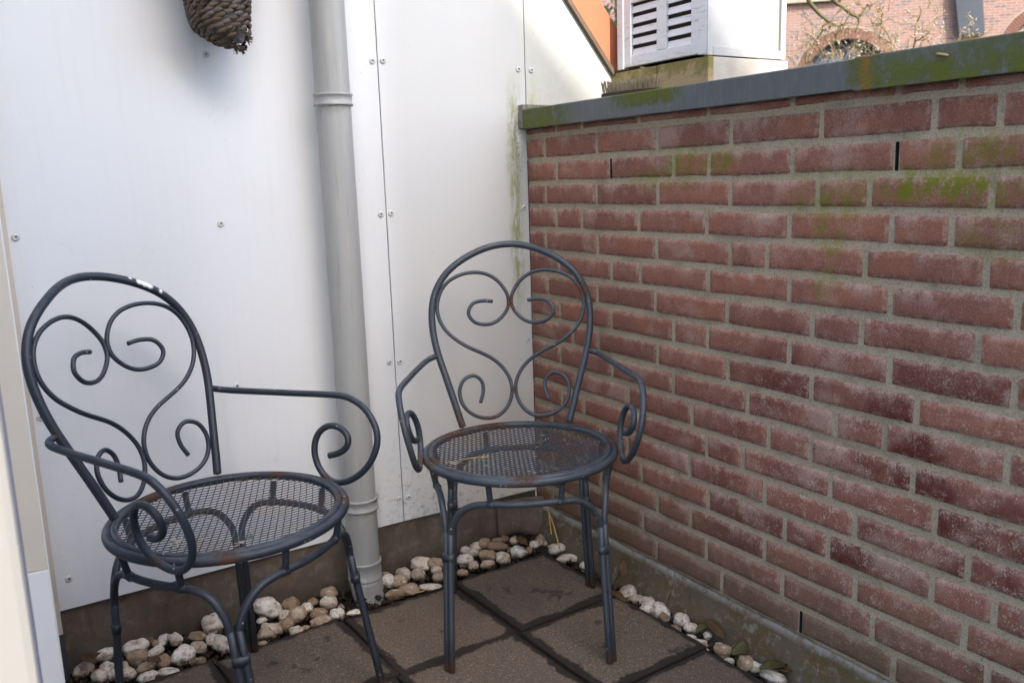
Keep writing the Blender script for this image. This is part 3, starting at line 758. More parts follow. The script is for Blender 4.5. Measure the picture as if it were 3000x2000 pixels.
def make_chair(loc, rz, label, extra_rust, tone, chips=()):
    root = tag(empty('garden_chair', (loc[0], loc[1], G), rz), label, 'chair', 'scroll-back metal garden chairs')
    P = MAT['paint']; spots = RUST_ALL + extra_rust
    def fin(o, lb=None): rustify(o, spots, tone, chips); tag(o, lb) if lb else None; return o
    RS, HS = .2125, .4105
    # seat rim: outer tube and a flatter inner hoop
    bm = bmesh.new(); n = 96
    tube(bm, [(RS*math.cos(2*math.pi*k/n)*.9965, RS*math.sin(2*math.pi*k/n)*.9965, HS) for k in range(n)], .0088, 12, closed=True)
    prof = [(.2055,.4165),(.2035,.4200),(.1995,.4212),(.1945,.4200),(.1925,.4165),(.1940,.4085),(.2035,.4075)]
    rings = lathe(bm, prof, 0, 0, 96)
    fin(obj('seat_rim', bm, P, root, world=False))
    # expanded-metal seat
    bm = bmesh.new(); fr = fl(bm, 'rust'); SW, LW = .0076, .0205
    rows = int(.40/SW)+2
    for j in range(-rows//2, rows//2+1):
        yb = j*SW/1.0
        pts = []
        m = int(.42/(LW/4))
        for i in range(-m//2, m//2+1):
            x = i*LW/4; ph = i % 4
            off = (-.46, 0, .46, 0)[ph]*SW
            y = yb + off*(1 if j % 2 == 0 else -1)
            if x*x+y*y < .1960**2: pts.append((x, y, .4135 - .010*(1-(x*x+y*y)/.196**2)))
            else:
                if len(pts) > 1: strand(bm, pts, fr, extra_rust)
                pts = []
        if len(pts) > 1: strand(bm, pts, fr, extra_rust)
    obj('seat_mesh', bm, MAT['mesh'], root, world=False)
    # back
    arch = [(u, ysurf(u, z), z) for u, z in ARCH]; arch = arch + [(-p[0], p[1], p[2]) for p in arch[-2::-1]]
    bm = bmesh.new(); tube(bm, spline(smooth_pts(arch), .003 if chips else .008), .0084, 20)
    fin(obj('back_arch', bm, P, root, world=False))
    for s in (1, -1):
        h = spline(smooth_pts([(s*u, ysurf(u, z)-.001, z) for u, z in HEART], 0), .006)
        bm = bmesh.new(); tube(bm, h, .0046, 12); fin(obj('back_scroll', bm, P, root, world=False))
    for a in (ARM_R, ARM_L):
        bm = bmesh.new(); tube(bm, spline(smooth_pts(a), .007), .0068, 12); fin(obj('armrest', bm, P, root, world=False))
    # legs: two tubes side by side held by a clamp; a bent apron bar runs between neighbouring legs
    LEG = [(1,-1),(1,1),(-1,1),(-1,-1)]
    def legline(sx, sy, z):
        if sy < 0: return Vector((sx*(.1715 - .030*z), -.198 + .190*z, z))
        return Vector((sx*(.174 - .052*z), .146 - .020*z, z))
    rod = .0070
    tops = {}
    for (sx, sy) in LEG:
        a0 = math.atan2(legline(sx, sy, .25).y, legline(sx, sy, .25).x); tg = Vector((-math.sin(a0), math.cos(a0), 0))
        bm = bmesh.new()
        for q in (1, -1):
            pts = [legline(sx, sy, z)+tg*q*(.0071) for z in (.001, .08, .16, .24, .285)]
            tube(bm, pts, rod, 12)
            tops[(sx, sy, q)] = pts[-1]
        lg = fin(obj('leg', bm, P, root, world=False))
        bm = bmesh.new(); cpt = legline(sx, sy, .235); rd = Vector((math.cos(a0), math.sin(a0), 0)); r1 = []
        for zz in (-.009, .009):
            ring = []
            for k in range(20):
                t = 2*math.pi*k/20; ex = math.cos(t); ey = math.sin(t)
                ring.append(bm.verts.new(cpt + tg*(ex*.0155) + rd*(math.copysign(abs(ey)**.8, ey)*.0092) + Vector((0, 0, zz))))
            r1.append(ring)
        for k in range(20): bm.faces.new((r1[0][k], r1[0][(k+1) % 20], r1[1][(k+1) % 20], r1[1][k])).smooth = True
        bm.faces.new(r1[0][::-1]); bm.faces.new(r1[1])
        fin(obj('clamp', bm, P, lg, world=False))
    for i in range(4):
        A, B = LEG[i], LEG[(i+1) % 4]
        pa, pb = tops[(A[0], A[1], 1)], tops[(B[0], B[1], -1)]
        aa, ab = math.atan2(pa.y, pa.x), math.atan2(pb.y, pb.x)
        while ab < aa: ab += 2*math.pi
        pts = [pa - Vector((0, 0, .004)), pa + Vector((0, 0, .012))]
        RB, ZB = .1955, .358
        for t, zz in ((.035, .318), (.075, .340), (.14, .354), (.25, .3585), (.4, .358), (.6, .358), (.75, .3585), (.86, .354), (.925, .340), (.965, .318)):
            an = aa + (ab-aa)*t; rr = RB + ((pa.to_2d().length if t < .5 else pb.to_2d().length) - RB)*max(0, 1-min(t, 1-t)/.2)
            pts.append(Vector((rr*math.cos(an), rr*math.sin(an), zz)))
        pts += [pb + Vector((0, 0, .012)), pb - Vector((0, 0, .004))]
        bm = bmesh.new(); tube(bm, spline(smooth_pts(pts), .007), rod, 12, cap=False)
        for t in (.27, .73):
            an = aa + (ab-aa)*t; c, s = math.cos(an), math.sin(an)
            tube(bm, [(RB*c, RB*s, .357), (.200*c, .200*s, .372), (.2055*c, .2055*s, .400)], .0062, 10, cap=False)
            tube(bm, [(RB*c-.007*-s, RB*s-.007*c, .358), (RB*c, RB*s, .3582), (RB*c+.007*-s, RB*s+.007*c, .358)], .0086, 10)
        fin(obj('apron_bar', bm, P, root, world=False))
    return root
def strand(bm, pts, fr, rust):
    hw, hz = .00072, .0009; prev = None
    for i, p in enumerate(pts):
        p = Vector(p); a = Vector(pts[max(0, i-1)]); b = Vector(pts[min(len(pts)-1, i+1)])
        t = (b-a).normalized(); nn = Vector((-t.y, t.x, 0))
        sq = [bm.verts.new(p+nn*hw+Vector((0,0,hz))), bm.verts.new(p-nn*hw+Vector((0,0,hz*.4))), bm.verts.new(p-nn*hw-Vector((0,0,hz))), bm.verts.new(p+nn*hw-Vector((0,0,hz*.4)))]
        s = 0
        for q, r in rust: s = max(s, 1-(p-Vector(q)).length/r)
        for v in sq: v[fr] = max(0, s)
        if prev:
            for k in range(4): bm.faces.new((prev[k], prev[(k+1) % 4], sq[(k+1) % 4], sq[k]))
        prev = sq
RC_POS, RC_ROT = (-.36517, -.48053), -.52290
LC_POS, LC_ROT = (-1.00166, -.45920), .56657
m1 = (0, ysurf(0, .705), .705)
make_chair(RC_POS, RC_ROT, 'faded blue-grey metal scroll-back chair standing in the corner by the brick wall, rusty seat edge',
           [(m1, .055), ((.178, ysurf(.178, .735), .735), .06), ((-.15,.13,.42), .12), ((-.20,-.07,.415), .075), ((-.06,.19,.42), .09), ((0,-.2,.423), .07), ((.21,.0,.42), .05), ((0, ysurf(0,.50), .50), .02)], .0)
make_chair(LC_POS, LC_ROT, 'darker blue-grey metal scroll-back chair by the white panels, white chip on its arch',
           [((.0,.2,.42), .09), ((-.16,-.14,.41), .055), ((.12,-.17,.405), .07), ((.2,.05,.42), .05)], .75,
           chips=[((.101, ysurf(.101, .826)-.0075, .8315), .0080), ((.110, ysurf(.110, .821)-.0078, .8260), .0085), ((.118, ysurf(.118, .815)-.0075, .8205), .0075), ((.086, ysurf(.086, .834)-.006, .8405), .0048), ((.138, ysurf(.138, .803)-.0065, .8070), .0050)])

# ------------------------------------------------------------------ pebbles
def pebble_mesh(seed):
    r = random.Random(seed); bm = bmesh.new(); bmesh.ops.create_icosphere(bm, subdivisions=4, radius=.5)
    o1 = Vector((r.uniform(-9, 9), r.uniform(-9, 9), r.uniform(-9, 9)))
    for v in bm.verts:
        d = v.co.normalized()
        k = 1 + .30*noise.noise(d*.85+o1) + .16*noise.noise(d*1.8+o1) + .035*noise.noise(d*4+o1) + .012*noise.noise(d*11+o1)
        # a few worn flats
        v.co = d*.5*k
    me_name = 'pebble'
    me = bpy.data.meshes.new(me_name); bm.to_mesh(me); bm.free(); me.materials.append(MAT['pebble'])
    for p in me.polygons: p.use_smooth = True
    xs_ = [[v.co[i] for v in me.vertices] for i in range(3)]
    for v in me.vertices:
        for i in range(3):
            lo, hi = min(xs_[i]), max(xs_[i]); v.co[i] = (v.co[i]-(lo+hi)/2)/(hi-lo)
    return me
PM = [pebble_mesh(s) for s in range(11)]
def crop(ox, oy, s, rows): return [(ox+x/s, oy+y/s, w_/s, h_/s, c, a) for x, y, w_, h_, c, a in rows]
PB = crop(180, 1600, 2.502, [(320,800,120,110,.1,0),(205,825,100,100,.9,0),(160,900,130,120,.45,0),(330,900,110,100,.35,0),(290,955,120,110,.4,0),(540,735,170,155,.12,0),(640,700,60,120,.97,-25),(690,725,50,60,.7,0),(745,695,75,145,.15,25),(690,778,120,70,.2,-25),(835,690,80,135,.35,-15),(555,830,130,150,.62,0),(680,835,90,60,.98,0),(890,805,160,160,.08,0),(755,850,100,120,.7,0),(785,915,150,70,.25,0),(630,950,130,100,.05,-10),(490,945,110,100,.4,0),(380,950,80,80,.3,0),(995,655,130,90,.72,35),(1000,745,120,110,.5,30),(1110,580,140,160,.3,0),(1105,695,80,90,.3,0),(1160,710,110,235,.28,-28),(1000,850,110,70,.95,0),(620,890,130,70,.6,0),(1335,560,50,100,.1,0),(1345,670,40,100,.12,0),(1512,470,200,160,.16,5),(1635,375,120,145,.68,20),(1640,500,90,90,.3,0),(1730,500,105,145,.55,30),(1800,460,80,80,.3,0),(1845,415,70,70,.75,0),(1960,350,115,105,.62,0),(1960,420,115,110,.42,0),(1890,485,130,90,.75,-15),(2020,500,105,105,.08,0),(1905,560,150,85,.65,-20),(1510,630,130,140,.5,25),(1470,560,70,50,.2,0),(1575,600,80,120,.5,0),(1650,575,110,100,.65,-25),(1720,615,90,75,.4,0),(1790,605,60,40,.6,0),(1475,700,60,40,.6,0),(2145,478,105,42,.2,0),(470,870,50,70,.4,0),(2050,450,50,60,.8,0)])
PB += crop(1080, 1400, 3.267, [(470,790,205,165,.28,0),(635,825,150,150,.62,-30),(340,910,120,165,.35,-30),(475,925,130,130,.55,0),(180,1000,150,130,.15,0),(150,925,80,60,.65,0),(300,980,140,150,.62,0),(390,1080,180,140,.6,0),(250,1100,170,110,.75,-10),(670,950,110,130,.5,0),(650,890,100,80,.3,0),(595,1030,200,65,.25,-12),(910,685,100,100,.2,0),(1000,735,110,90,.3,0),(925,800,150,130,.25,0),(985,640,110,110,.35,0),(1090,630,120,130,.66,20),(1230,670,190,110,.8,0),(1230,610,120,70,.85,0),(1140,750,150,120,.62,0),(1290,775,140,130,.35,-20),(1440,720,150,130,.06,-10),(1390,600,75,125,.4,0),(1140,830,130,90,.5,0),(1000,830,100,130,.4,0),(900,900,100,80,.7,0),(1300,600,80,100,.95,0),(1350,680,60,60,.7,0),(1590,640,90,120,.4,20),(1660,620,100,90,.4,0),(1730,580,90,135,.66,0),(1700,460,60,100,.62,0),(1540,685,70,80,.7,0),(1780,665,80,60,.55,0),(1910,660,150,120,.3,0),(1930,750,205,95,.3,-25),(2090,850,110,100,.35,0),(2345,950,60,80,.6,0)])
PB += crop(1700, 1500, 3.136, [(525,725,145,170,.32,20),(410,770,110,110,.4,0),(535,785,150,105,.5,0),(705,805,130,120,.45,0),(635,905,150,165,.3,30),(858,875,185,185,.3,0),(940,1005,135,155,.4,0),(765,955,100,105,.78,0),(870,1075,110,90,.7,30),(1020,1080,130,110,.35,0),(1010,1140,100,65,.3,0),(1180,1140,75,75,.22,0),(1310,1280,150,150,.68,0),(1350,1190,70,60,.15,0),(1100,1190,120,70,.3,20),(1135,1225,70,65,.6,0),(1150,1260,60,30,.2,0),(1370,1365,90,75,.35,20),(1520,1390,140,165,.6,-10),(1720,1370,170,125,.28,10),(1815,1510,215,150,.25,15),(2060,1575,110,70,.6,0),(1620,1450,70,60,.5,0)])
pebs = []
bed = .166
for k, (px, py, w_, h_, c, a) in enumerate(PB):
    r = random.Random(k*13+5); flat_on_tile = (abs(px-(180+2145/2.502)) < 2 or abs(px-(1080+595/3.267)) < 2)
    p = on_z(px, py, G+.008 if flat_on_tile else bed + r.uniform(-.003, .006))
    d = (p-CAM).dot(Fw); sx = w_*d/F; sv = h_*d/F
    sx *= 1.10; sv *= 1.08
    # image height shows mostly the plan depth and the thickness, seen from above at about 40 degrees
    th = min(sv*.92, sx*1.05) if not flat_on_tile else .014
    dp = min(max(sv*1.08, .55*sx), sx*1.9)
    rad = max(sx, dp)/2*.8
    lim = -.012 - rad*.75
    if p.y > lim: p.y = lim
    if p.x > -.05 - rad*.4: p.x = -.05 - rad*.4
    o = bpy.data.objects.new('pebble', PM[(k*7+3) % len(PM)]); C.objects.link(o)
    p.z = min(p.z + r.uniform(-.004, .006), .203-th*.35) if not flat_on_tile else G + th*.42
    p.z = max(p.z, .137+th*.45)
    o.location = p; o.scale = (sx*1.04, dp*1.02, th)
    # in-image tilt becomes a turn about the view-facing axis; base turn faces the camera
    yaw = math.atan2(p.x-CAM.x, p.y-CAM.y)
    o.rotation_euler = (R(r.uniform(-10, 10)), R(r.uniform(-10, 10)), -yaw + R(-a*1.0) + (math.pi if r.random() > .5 else 0))
    o['ptone'] = float(min(1, max(0, c + r.uniform(-.05, .05))))
    pebs.append((o, px, py, w_*h_, c))
# descriptive labels: kind (size, colour, zone) + place in its kind
def cls(px, py, ar, c):
    size = 'large' if ar > 3600 else ('small' if ar < 1100 else 'mid-sized')
    col = 'white' if c < .22 else 'speckled pale' if c < .48 else 'grey-brown' if c < .66 else 'brown' if c < .88 else 'dark brown'
    if px < 720: zone = 'in the strip under the left chair'
    elif px < 1075: zone = 'between left chair and downpipe'
    elif px < 1330: zone = 'just right of the downpipe'
    elif px < 1640: zone = 'behind the paving in the corner'
    elif px < 1860: zone = 'near the right chair by the lead flashing'
    else: zone = 'in the strip below the brick wall'
    return size, col, zone
groups = {}
for q in pebs: groups.setdefault(cls(*q[1:]), []).append(q)
ORD = ['leftmost', 'second from left', 'third from left', 'fourth from left', 'fifth from left', 'sixth from left', 'seventh from left']
for (size, col, zone), L in groups.items():
    L.sort(key=lambda q: q[1])
    for i, q in enumerate(L):
        if len(L) == 1: t = f'{size} {col} pebble {zone}, the only such one'
        else: t = f'{size} {col} pebble {zone}, '.replace(' by the lead flashing', '') + ('rightmost' if i == len(L)-1 else ORD[min(i, 6)]) + ' of them'
        tag(q[0], t, 'pebble', 'river pebbles along the foot of the walls')
# fine grit and crumbs between the pebbles: nobody could count it
bm = bmesh.new(); r = random.Random(3)
def grit(x, y, z, s):
    c = Vector((x, y, z)); vs = []
    for q in range(6):
        d = Vector(((1,0,0),(-1,0,0),(0,1,0),(0,-1,0),(0,0,1),(0,0,-1))[q]); vs.append(bm.verts.new(c + d*s*r.uniform(.6, 1.3)))
    for f in ((0,2,4),(2,1,4),(1,3,4),(3,0,4),(2,0,5),(1,2,5),(3,1,5),(0,3,5)): bm.faces.new([vs[i] for i in f]).smooth = True
for k in range(2200):
    x = r.uniform(-1.28, -.06); grit(x, r.uniform(-.215, -.015), .140+r.uniform(0, .022), r.choice((.002, .003, .004, .006, .009)))
for k in range(1400):
    y = r.uniform(-1.3, -.10); grit(r.uniform(-.112, -.045), y, .140+r.uniform(0, .026), r.choice((.002, .003, .004, .006, .009)))
o = obj('grit', bm, m_plain('grit', (.070, .046, .030), .95, .2, var=.35, scale=60), smooth=True); tag(o, 'fine brown grit and crumbs between the pebbles', 'grit', kind='stuff')

# ------------------------------------------------------------------ dead leaves, straw, debris
def leaf(name, pts, wd, mat, label, curl=.3):
    bm = bmesh.new(); P_ = spline(pts, .006); n = len(P_); rows = []
    for i, p in enumerate(P_):
        t = i/(n-1); a = P_[max(0, i-1)]; b = P_[min(n-1, i+1)]; T = (b-a).normalized()
        sd = T.cross(Vector((0, 0, 1)))
        if sd.length < .1: sd = T.cross(Vector((1, 0, 0)))
        sd.normalize(); up = sd.cross(T); ww = wd*math.sin(math.pi*min(1, max(0, .06+.9*t)))**.8
        rows.append([bm.verts.new(p + sd*ww*s + up*ww*abs(s)*curl + up*.001*noise.noise(p*90)) for s in (-1, -.5, 0, .5, 1)])
    for a, b in zip(rows[:-1], rows[1:]):
        for k in range(4): bm.faces.new((a[k], a[k+1], b[k+1], b[k])).smooth = True
    o = obj(name, bm, mat); md = o.modifiers.new('thick', 'SOLIDIFY'); md.thickness = .0008
    return tag(o, label, 'leaf', 'dead leaves by the walls')
def at(px, py, z): return on_z(px, py, z)
leaf('dead_leaf', [at(1700+300/3.136,1500+690/3.136,.20), at(1700+400/3.136,1500+640/3.136,.215), at(1700+510/3.136,1500+575/3.136,.225)], .009, MAT['leaf'], 'brown curled leaf pointing up at the rear leg of the right chair')
leaf('dead_leaf', [at(1700+310/3.136,1500+640/3.136,.20), at(1700+380/3.136,1500+560/3.136,.225), at(1700+400/3.136,1500+440/3.136,.25)], .012, MAT['leaf'], 'upright brown leaf leaning on the lead flashing behind the chair leg')
leaf('dead_leaf', [at(1700+300/3.136,1500+720/3.136,.195), at(1700+340/3.136,1500+760/3.136,.195), at(1700+420/3.136,1500+820/3.136,.19)], .011, MAT['leaf'], 'dark wet leaf lying at the tile corner by the right chair')
leaf('dead_leaf', [at(1700+1160/3.136,1500+980/3.136,.20), at(1700+1230/3.136,1500+1060/3.136,.195), at(1700+1320/3.136,1500+1160/3.136,.185)], .013, MAT['leaf'], 'long pointed brown leaf lying across the strip below the brick wall')
leaf('dead_leaf', [at(1700+1070/3.136,1500+1095/3.136,.19), at(1700+1130/3.136,1500+1040/3.136,.195), at(1700+1190/3.136,1500+1020/3.136,.19)], .010, MAT['leafgreen'], 'yellow-green narrow leaf among pale pebbles below the brick wall')
leaf('dead_leaf', [at(1700+1400/3.136,1500+1310/3.136,.185), at(1700+1460/3.136,1500+1260/3.136,.19), at(1700+1510/3.136,1500+1180/3.136,.20)], .012, MAT['leafgreen'], 'olive green leaf standing against the lead below the brick wall')
leaf('dead_leaf', [at(1700+1650/3.136,1500+1440/3.136,.19), at(1700+1760/3.136,1500+1410/3.136,.195), at(1700+1900/3.136,1500+1400/3.136,.185)], .016, MAT['leafgreen'], 'broad mossy leaf between the two big pebbles at the bottom right')
leaf('dead_leaf', [at(1700+1800/3.136,1500+1400/3.136,.182), at(1700+1870/3.136,1500+1440/3.136,.186), at(1700+1940/3.136,1500+1450/3.136,.182)], .018, MAT['leaf'], 'rust brown leaf tucked behind the lowest big pebble at right')
leaf('dead_leaf', [at(180+180/2.502,1600+800/2.502,.19), at(180+230/2.502,1600+830/2.502,.205), at(180+285/2.502,1600+850/2.502,.19)], .020, MAT['leaf'], 'crumpled dark brown leaf in the far left corner of the pebbles')
leaf('dead_leaf', [at(180+630/2.502,1600+845/2.502,.19), at(180+690/2.502,1600+825/2.502,.197), at(180+730/2.502,1600+840/2.502,.19)], .012, MAT['leaf'], 'dark folded leaf among the pebbles under the left chair')
leaf('dead_leaf', [at(1080+1430/3.267,1400+560/3.267,.20), at(1080+1480/3.267,1400+610/3.267,.205), at(1080+1540/3.267,1400+650/3.267,.195)], .014, MAT['leaf'], 'dark leaf below the crumpled lead flap in the corner')
def stalk(pts, r_, label):
    bm = bmesh.new(); tube(bm, pts, r_, 6); o = obj('straw_stalk', bm, MAT['straw'], smooth=True); return tag(o, label, 'straw', 'loose straw stalks')
sa = on_x(1603, 1484, -.052); sb = on_z(1640, 1607, .20)
stalk([sb, sb.lerp(sa, .5)+Vector((.002, 0, .002)), sa], .0021, 'tall bent straw stalk leaning into the corner')
sa2 = on_x(1606, 1490, -.058); stalk([sb+Vector((-.02, .01, .045)), sa2], .0016, 'shorter straw stalk beside the tall one in the corner')
stalk([at(1080+440/3.267,1400+1100/3.267,.194), at(1080+520/3.267,1400+1080/3.267,.2), at(1080+600/3.267,1400+1030/3.267,.2)], .0014, 'thin straw lying over the tile edge right of the downpipe')
stalk([at(1080+660/3.267,1400+870/3.267,.215), at(1080+715/3.267,1400+910/3.267,.205)], .0022, 'short stub of straw beside the front leg of the right chair')
stalk([at(1080+2060/3.267,1400+715/3.267,.20), at(1080+2110/3.267,1400+780/3.267,.19)], .0018, 'short straw by the rear leg near the lead flashing')
def seat_pt(px, py): return on_z(px, py, G+.417)
stalk([seat_pt(1350, 1346), seat_pt(1390, 1340), seat_pt(1432, 1337)], .0011, 'thin straw lying on the mesh seat of the right chair')
bm = bmesh.new(); r = random.Random(11)
for cx, cy, n, sp in ((1322,1353,16,9),(1540,1300,4,30),(1450,1370,5,40),(1610,1300,7,26),(1600,1378,4,20)):
    for k in range(n):
        c = seat_pt(cx+r.gauss(0, sp), cy+r.gauss(0, sp*.4)); v = Vector((r.uniform(-1, 1), r.uniform(-1, 1), r.uniform(-.2, .3)))*.005
        tube(bm, [c-v, c+v], r.uniform(.0004, .001), 5)
o = obj('seat_crumbs', bm, MAT['debris'], smooth=True); tag(o, 'dry plant crumbs on the mesh seat of the right chair', 'debris', kind='stuff')
bm = bmesh.new()
for cx, cy, n, sp in ((517,1585,22,11),(595,1570,5,14),(700,1592,8,12),(850,1420,4,30)):
    for k in range(n):
        c = seat_pt(cx+r.gauss(0, sp), cy+r.gauss(0, sp*.5)); v = Vector((r.uniform(-1, 1), r.uniform(-1, 1), r.uniform(-.2, .3)))*.005
        tube(bm, [c-v, c+v], r.uniform(.0004, .0012), 5)
o = obj('seat_crumbs', bm, MAT['debris'], smooth=True); tag(o, 'dry plant crumbs on the mesh seat of the left chair', 'debris', kind='stuff')

# ------------------------------------------------------------------ woven hanging basket
BX, BY = -.840, -.088
basket = tag(empty('hanging_basket', (BX, BY, 1.5)), 'dark woven cone basket with a frayed torn bottom hanging on the white wall', 'basket')
PROF = [(r_-.0045, z_+.011) for r_, z_ in ((.012, 1.497), (.026, 1.499), (.041, 1.505), (.0575, 1.512), (.0630, 1.526), (.0658, 1.550), (.0690, 1.580), (.0735, 1.610), (.082, 1.66), (.094, 1.73))]
def bprof(d):
    for (a, b), (c, e) in zip(PROF[:-1], PROF[1:]):
        L = math.hypot(c-a, e-b)
        if d <= L: t = d/L; return a+(c-a)*t, b+(e-b)*t, (c-a)/L, (e-b)/L
        d -= L
    return None
def bpt(rad, z, an):
    """point of the basket skin; the base hangs askew, lowest towards the right"""
    x = rad*math.cos(an); dz = -(.020*(x/.06)+.004)*max(0, min(1, (1.575-z)/.05)); return Vector((BX+x, BY+rad*math.sin(an), z+dz))
bm = bmesh.new(); lt = fl(bm, 'tint'); r = random.Random(5)
def lump(c, T, Nn_, L, Wd, Th, tint):
    """one plait of the weave: a pointed, swollen strand"""
    Bn = T.cross(Nn_).normalized(); rings = []
    for i, (t, k) in enumerate(((-1, .10), (-.75, .55), (-.4, .90), (0, 1), (.4, .90), (.75, .55), (1, .10))):
        ctr = c + T*(t*L/2) + Nn_*(Th*.40*(1-t*t) - Th*.25*(1 if t > .5 else 0))
        rings.append([bm.verts.new(ctr + Bn*math.cos(2*math.pi*q/8)*Wd*.5*k + Nn_*math.sin(2*math.pi*q/8)*Th*.5*k) for q in range(8)])
    for a, b in zip(rings[:-1], rings[1:]):
        for q in range(8): f = bm.faces.new((a[q], a[(q+1) % 8], b[(q+1) % 8], b[q])); f.smooth = True
    for ring in (rings[0], rings[-1]): bm.faces.new(ring)
    for ring in rings:
        for v in ring: v[lt] = tint
pitch = .0098; row = 0
TEAR = -.62     # heading of the torn hole: front right
def torn(an, z):
    da = (an-TEAR+math.pi) % (2*math.pi) - math.pi
    return abs(da) < .62 and 1.507 < z < 1.534
while bprof(row*pitch):
    rad, z, tr, tz = bprof(row*pitch); n = max(4, int(round(2*math.pi*rad/.0205)))
    for k in range(n):
        an = 2*math.pi*(k + .5*(row % 2))/n + r.uniform(-.04, .04)
        if torn(an + r.uniform(-.1, .1), z): continue
        N_ = Vector((math.cos(an)*tz, math.sin(an)*tz, -tr)).normalized(); T0 = Vector((-math.sin(an), math.cos(an), 0)); B_ = N_.cross(T0)
        T = (T0 + B_*(.38+r.uniform(-.10, .10))*(1 if B_.z > 0 else -1)).normalized()
        lump(bpt(rad, z, an), T, N_, .0300*r.uniform(.92, 1.08), pitch*1.05, .0066, min(1, max(0, r.gauss(.42, .24))))
    row += 1
obj('weave', bm, MAT['basket'], basket)
bm = bmesh.new(); rings = []
for q in range(0, 30):
    v = bprof(q*.0095)
    if not v: break
    rings.append([bm.verts.new(bpt(max(.004, v[0]-.006), v[1]+.004, 2*math.pi*k/32)) for k in range(32)])
for a, b in zip(rings[:-1], rings[1:]):
    for k in range(32): bm.faces.new((a[k], a[(k+1) % 32], b[(k+1) % 32], b[k])).smooth = True
obj('liner', bm, MAT['liner'], basket)
bm = bmesh.new(); lt = fl(bm, 'tint')
for k in range(150):
    an = TEAR + r.uniform(-.85, .85); low = r.random() < .6
    rad, z = (.030+r.uniform(-.006, .012), 1.510) if low else (.056+r.uniform(-.004, .004), 1.535)
    p = bpt(rad, z, an); L = r.uniform(.004, .013)
    d = Vector((math.cos(an)*r.uniform(.0, .8)+r.uniform(-.5, .7), math.sin(an)*r.uniform(.2, .9), r.uniform(-1, .25) if low else r.uniform(-.9, .1))).normalized()*L
    tube(bm, [p, p+d*.6, p+d+Vector((0, 0, -.001))], r.uniform(.0004, .0016), 5)
for v in bm.verts: v[lt] = r.choice((.1, .3, 1, .95, .5))
obj('frayed_strands', bm, MAT['basket'], basket)

# ------------------------------------------------------------------ louvred vent box beyond the wall
vb = tag(empty('louvre_box', (.45, -.2, 1.39)), 'white painted wooden vent box with slatted louvres on a raw timber base behind the wall', 'vent box')
X0, X1, Y0, Y1, ZB, ZT = .300, .594, -.384, -.030, 1.4985, 2.05
W = MAT['wwood']
bm = bmesh.new(); box(bm, X0+.012, X1-.006, Y0+.012, Y1-.012, ZB+.012, ZT-.01); obj('dark_inside', bm, MAT['hole'], vb)
bm = bmesh.new()
for (a, b) in ((-.384, -.3535), (-.056, -.030)): box(bm, X0, X0+.022, a, b, ZB, ZT, bev=.0015)
obj('corner_post', bm, W, vb)
bm = bmesh.new(); xf = X0+.003
box(bm, xf, xf+.018, -.3530, -.325, ZB+.004, ZT-.002, bev=.0015); box(bm, xf, xf+.018, -.0865, -.0565, ZB+.004, ZT-.002, bev=.0015)
box(bm, xf, xf+.018, -.2300, -.1930, ZB+.034, ZT-.002, bev=.0015)
box(bm, xf+.0005, xf+.018, -.3245, -.0870, ZB+.0042, ZB+.0335, bev=.0015)
box(bm, xf+.0005, xf+.018, -.3245, -.2305, 1.672, 1.70, bev=.0015); box(bm, xf+.0005, xf+.018, -.1925, -.0870, 1.672, 1.70, bev=.0015)
obj('louvre_frame', bm, W, vb)
for (a, b) in ((-.3240, -.2310), (-.1920, -.0875)):
    z = ZB+.0335
    while z < 1.665:
        bm = bmesh.new()
        prism(bm, [(xf+.0035, z), (xf+.0065, z-.001), (xf+.0135, z+.0225), (xf+.0105, z+.0230)], 'y', a, b)
        obj('slat', bm, W, vb); z += .0285
    bm = bmesh.new()
    while z < 2.0:
        prism(bm, [(xf+.004, z+.03), (xf+.0075, z+.029), (xf+.018, z+.0535), (xf+.0145, z+.0545)], 'y', a, b); z += .0285
    obj('slat', bm, W, vb)
bm = bmesh.new()
box(bm, X0+.0005, X0+.020, Y0-.003, Y0+.010, ZB-.003, ZT, bev=.0012); box(bm, X0+.021, X1-.034, Y0+.002, Y0+.012, ZB+.020, ZT-.01)
box(bm, X0+.0205, X1-.020, Y0-.0035, Y0+.009, ZB-.003, ZB+.0195, bev=.0012); box(bm, X1-.019, X1, Y0-.004, Y0+.010, ZB-.004, ZT, bev=.0012)
obj('side_panel', bm, MAT['wside'], vb)
bm = bmesh.new(); box(bm, X1-.034, X1-.0195, Y0+.004, Y0+.012, ZB+.02, ZT-.01); obj('side_groove', bm, m_plain('grey_green_groove', (.34, .35, .30), .8, .2), vb)
bm = bmesh.new(); box(bm, X0-.02, X1+.02, Y0-.02, Y1+.02, ZT+.001, ZT+.025, bev=.004); obj('lid', bm, W, vb)
bm = bmesh.new()
box(bm, X0+.006, X1+.006, Y0+.0095, -.192, 1.34, ZB-.005, bev=.002); box(bm, X0+.0035, X1, -.190, Y1+.040, 1.34, ZB-.006, bev=.002); box(bm, X0+.002, X0+.02, Y0-.005, Y0+.0085, 1.34, ZB-.005, bev=.002)
obj('timber_base', bm, MAT['timber'], vb)
bm = bmesh.new(); box(bm, X0+.022, X1+.012, Y0-.003, Y0+.008, 1.34, ZB-.006, bev=.002); obj('timber_base', bm, m_plain('pale_timber', (.46, .43, .38), .85, .2, var=.2, scale=24), vb)

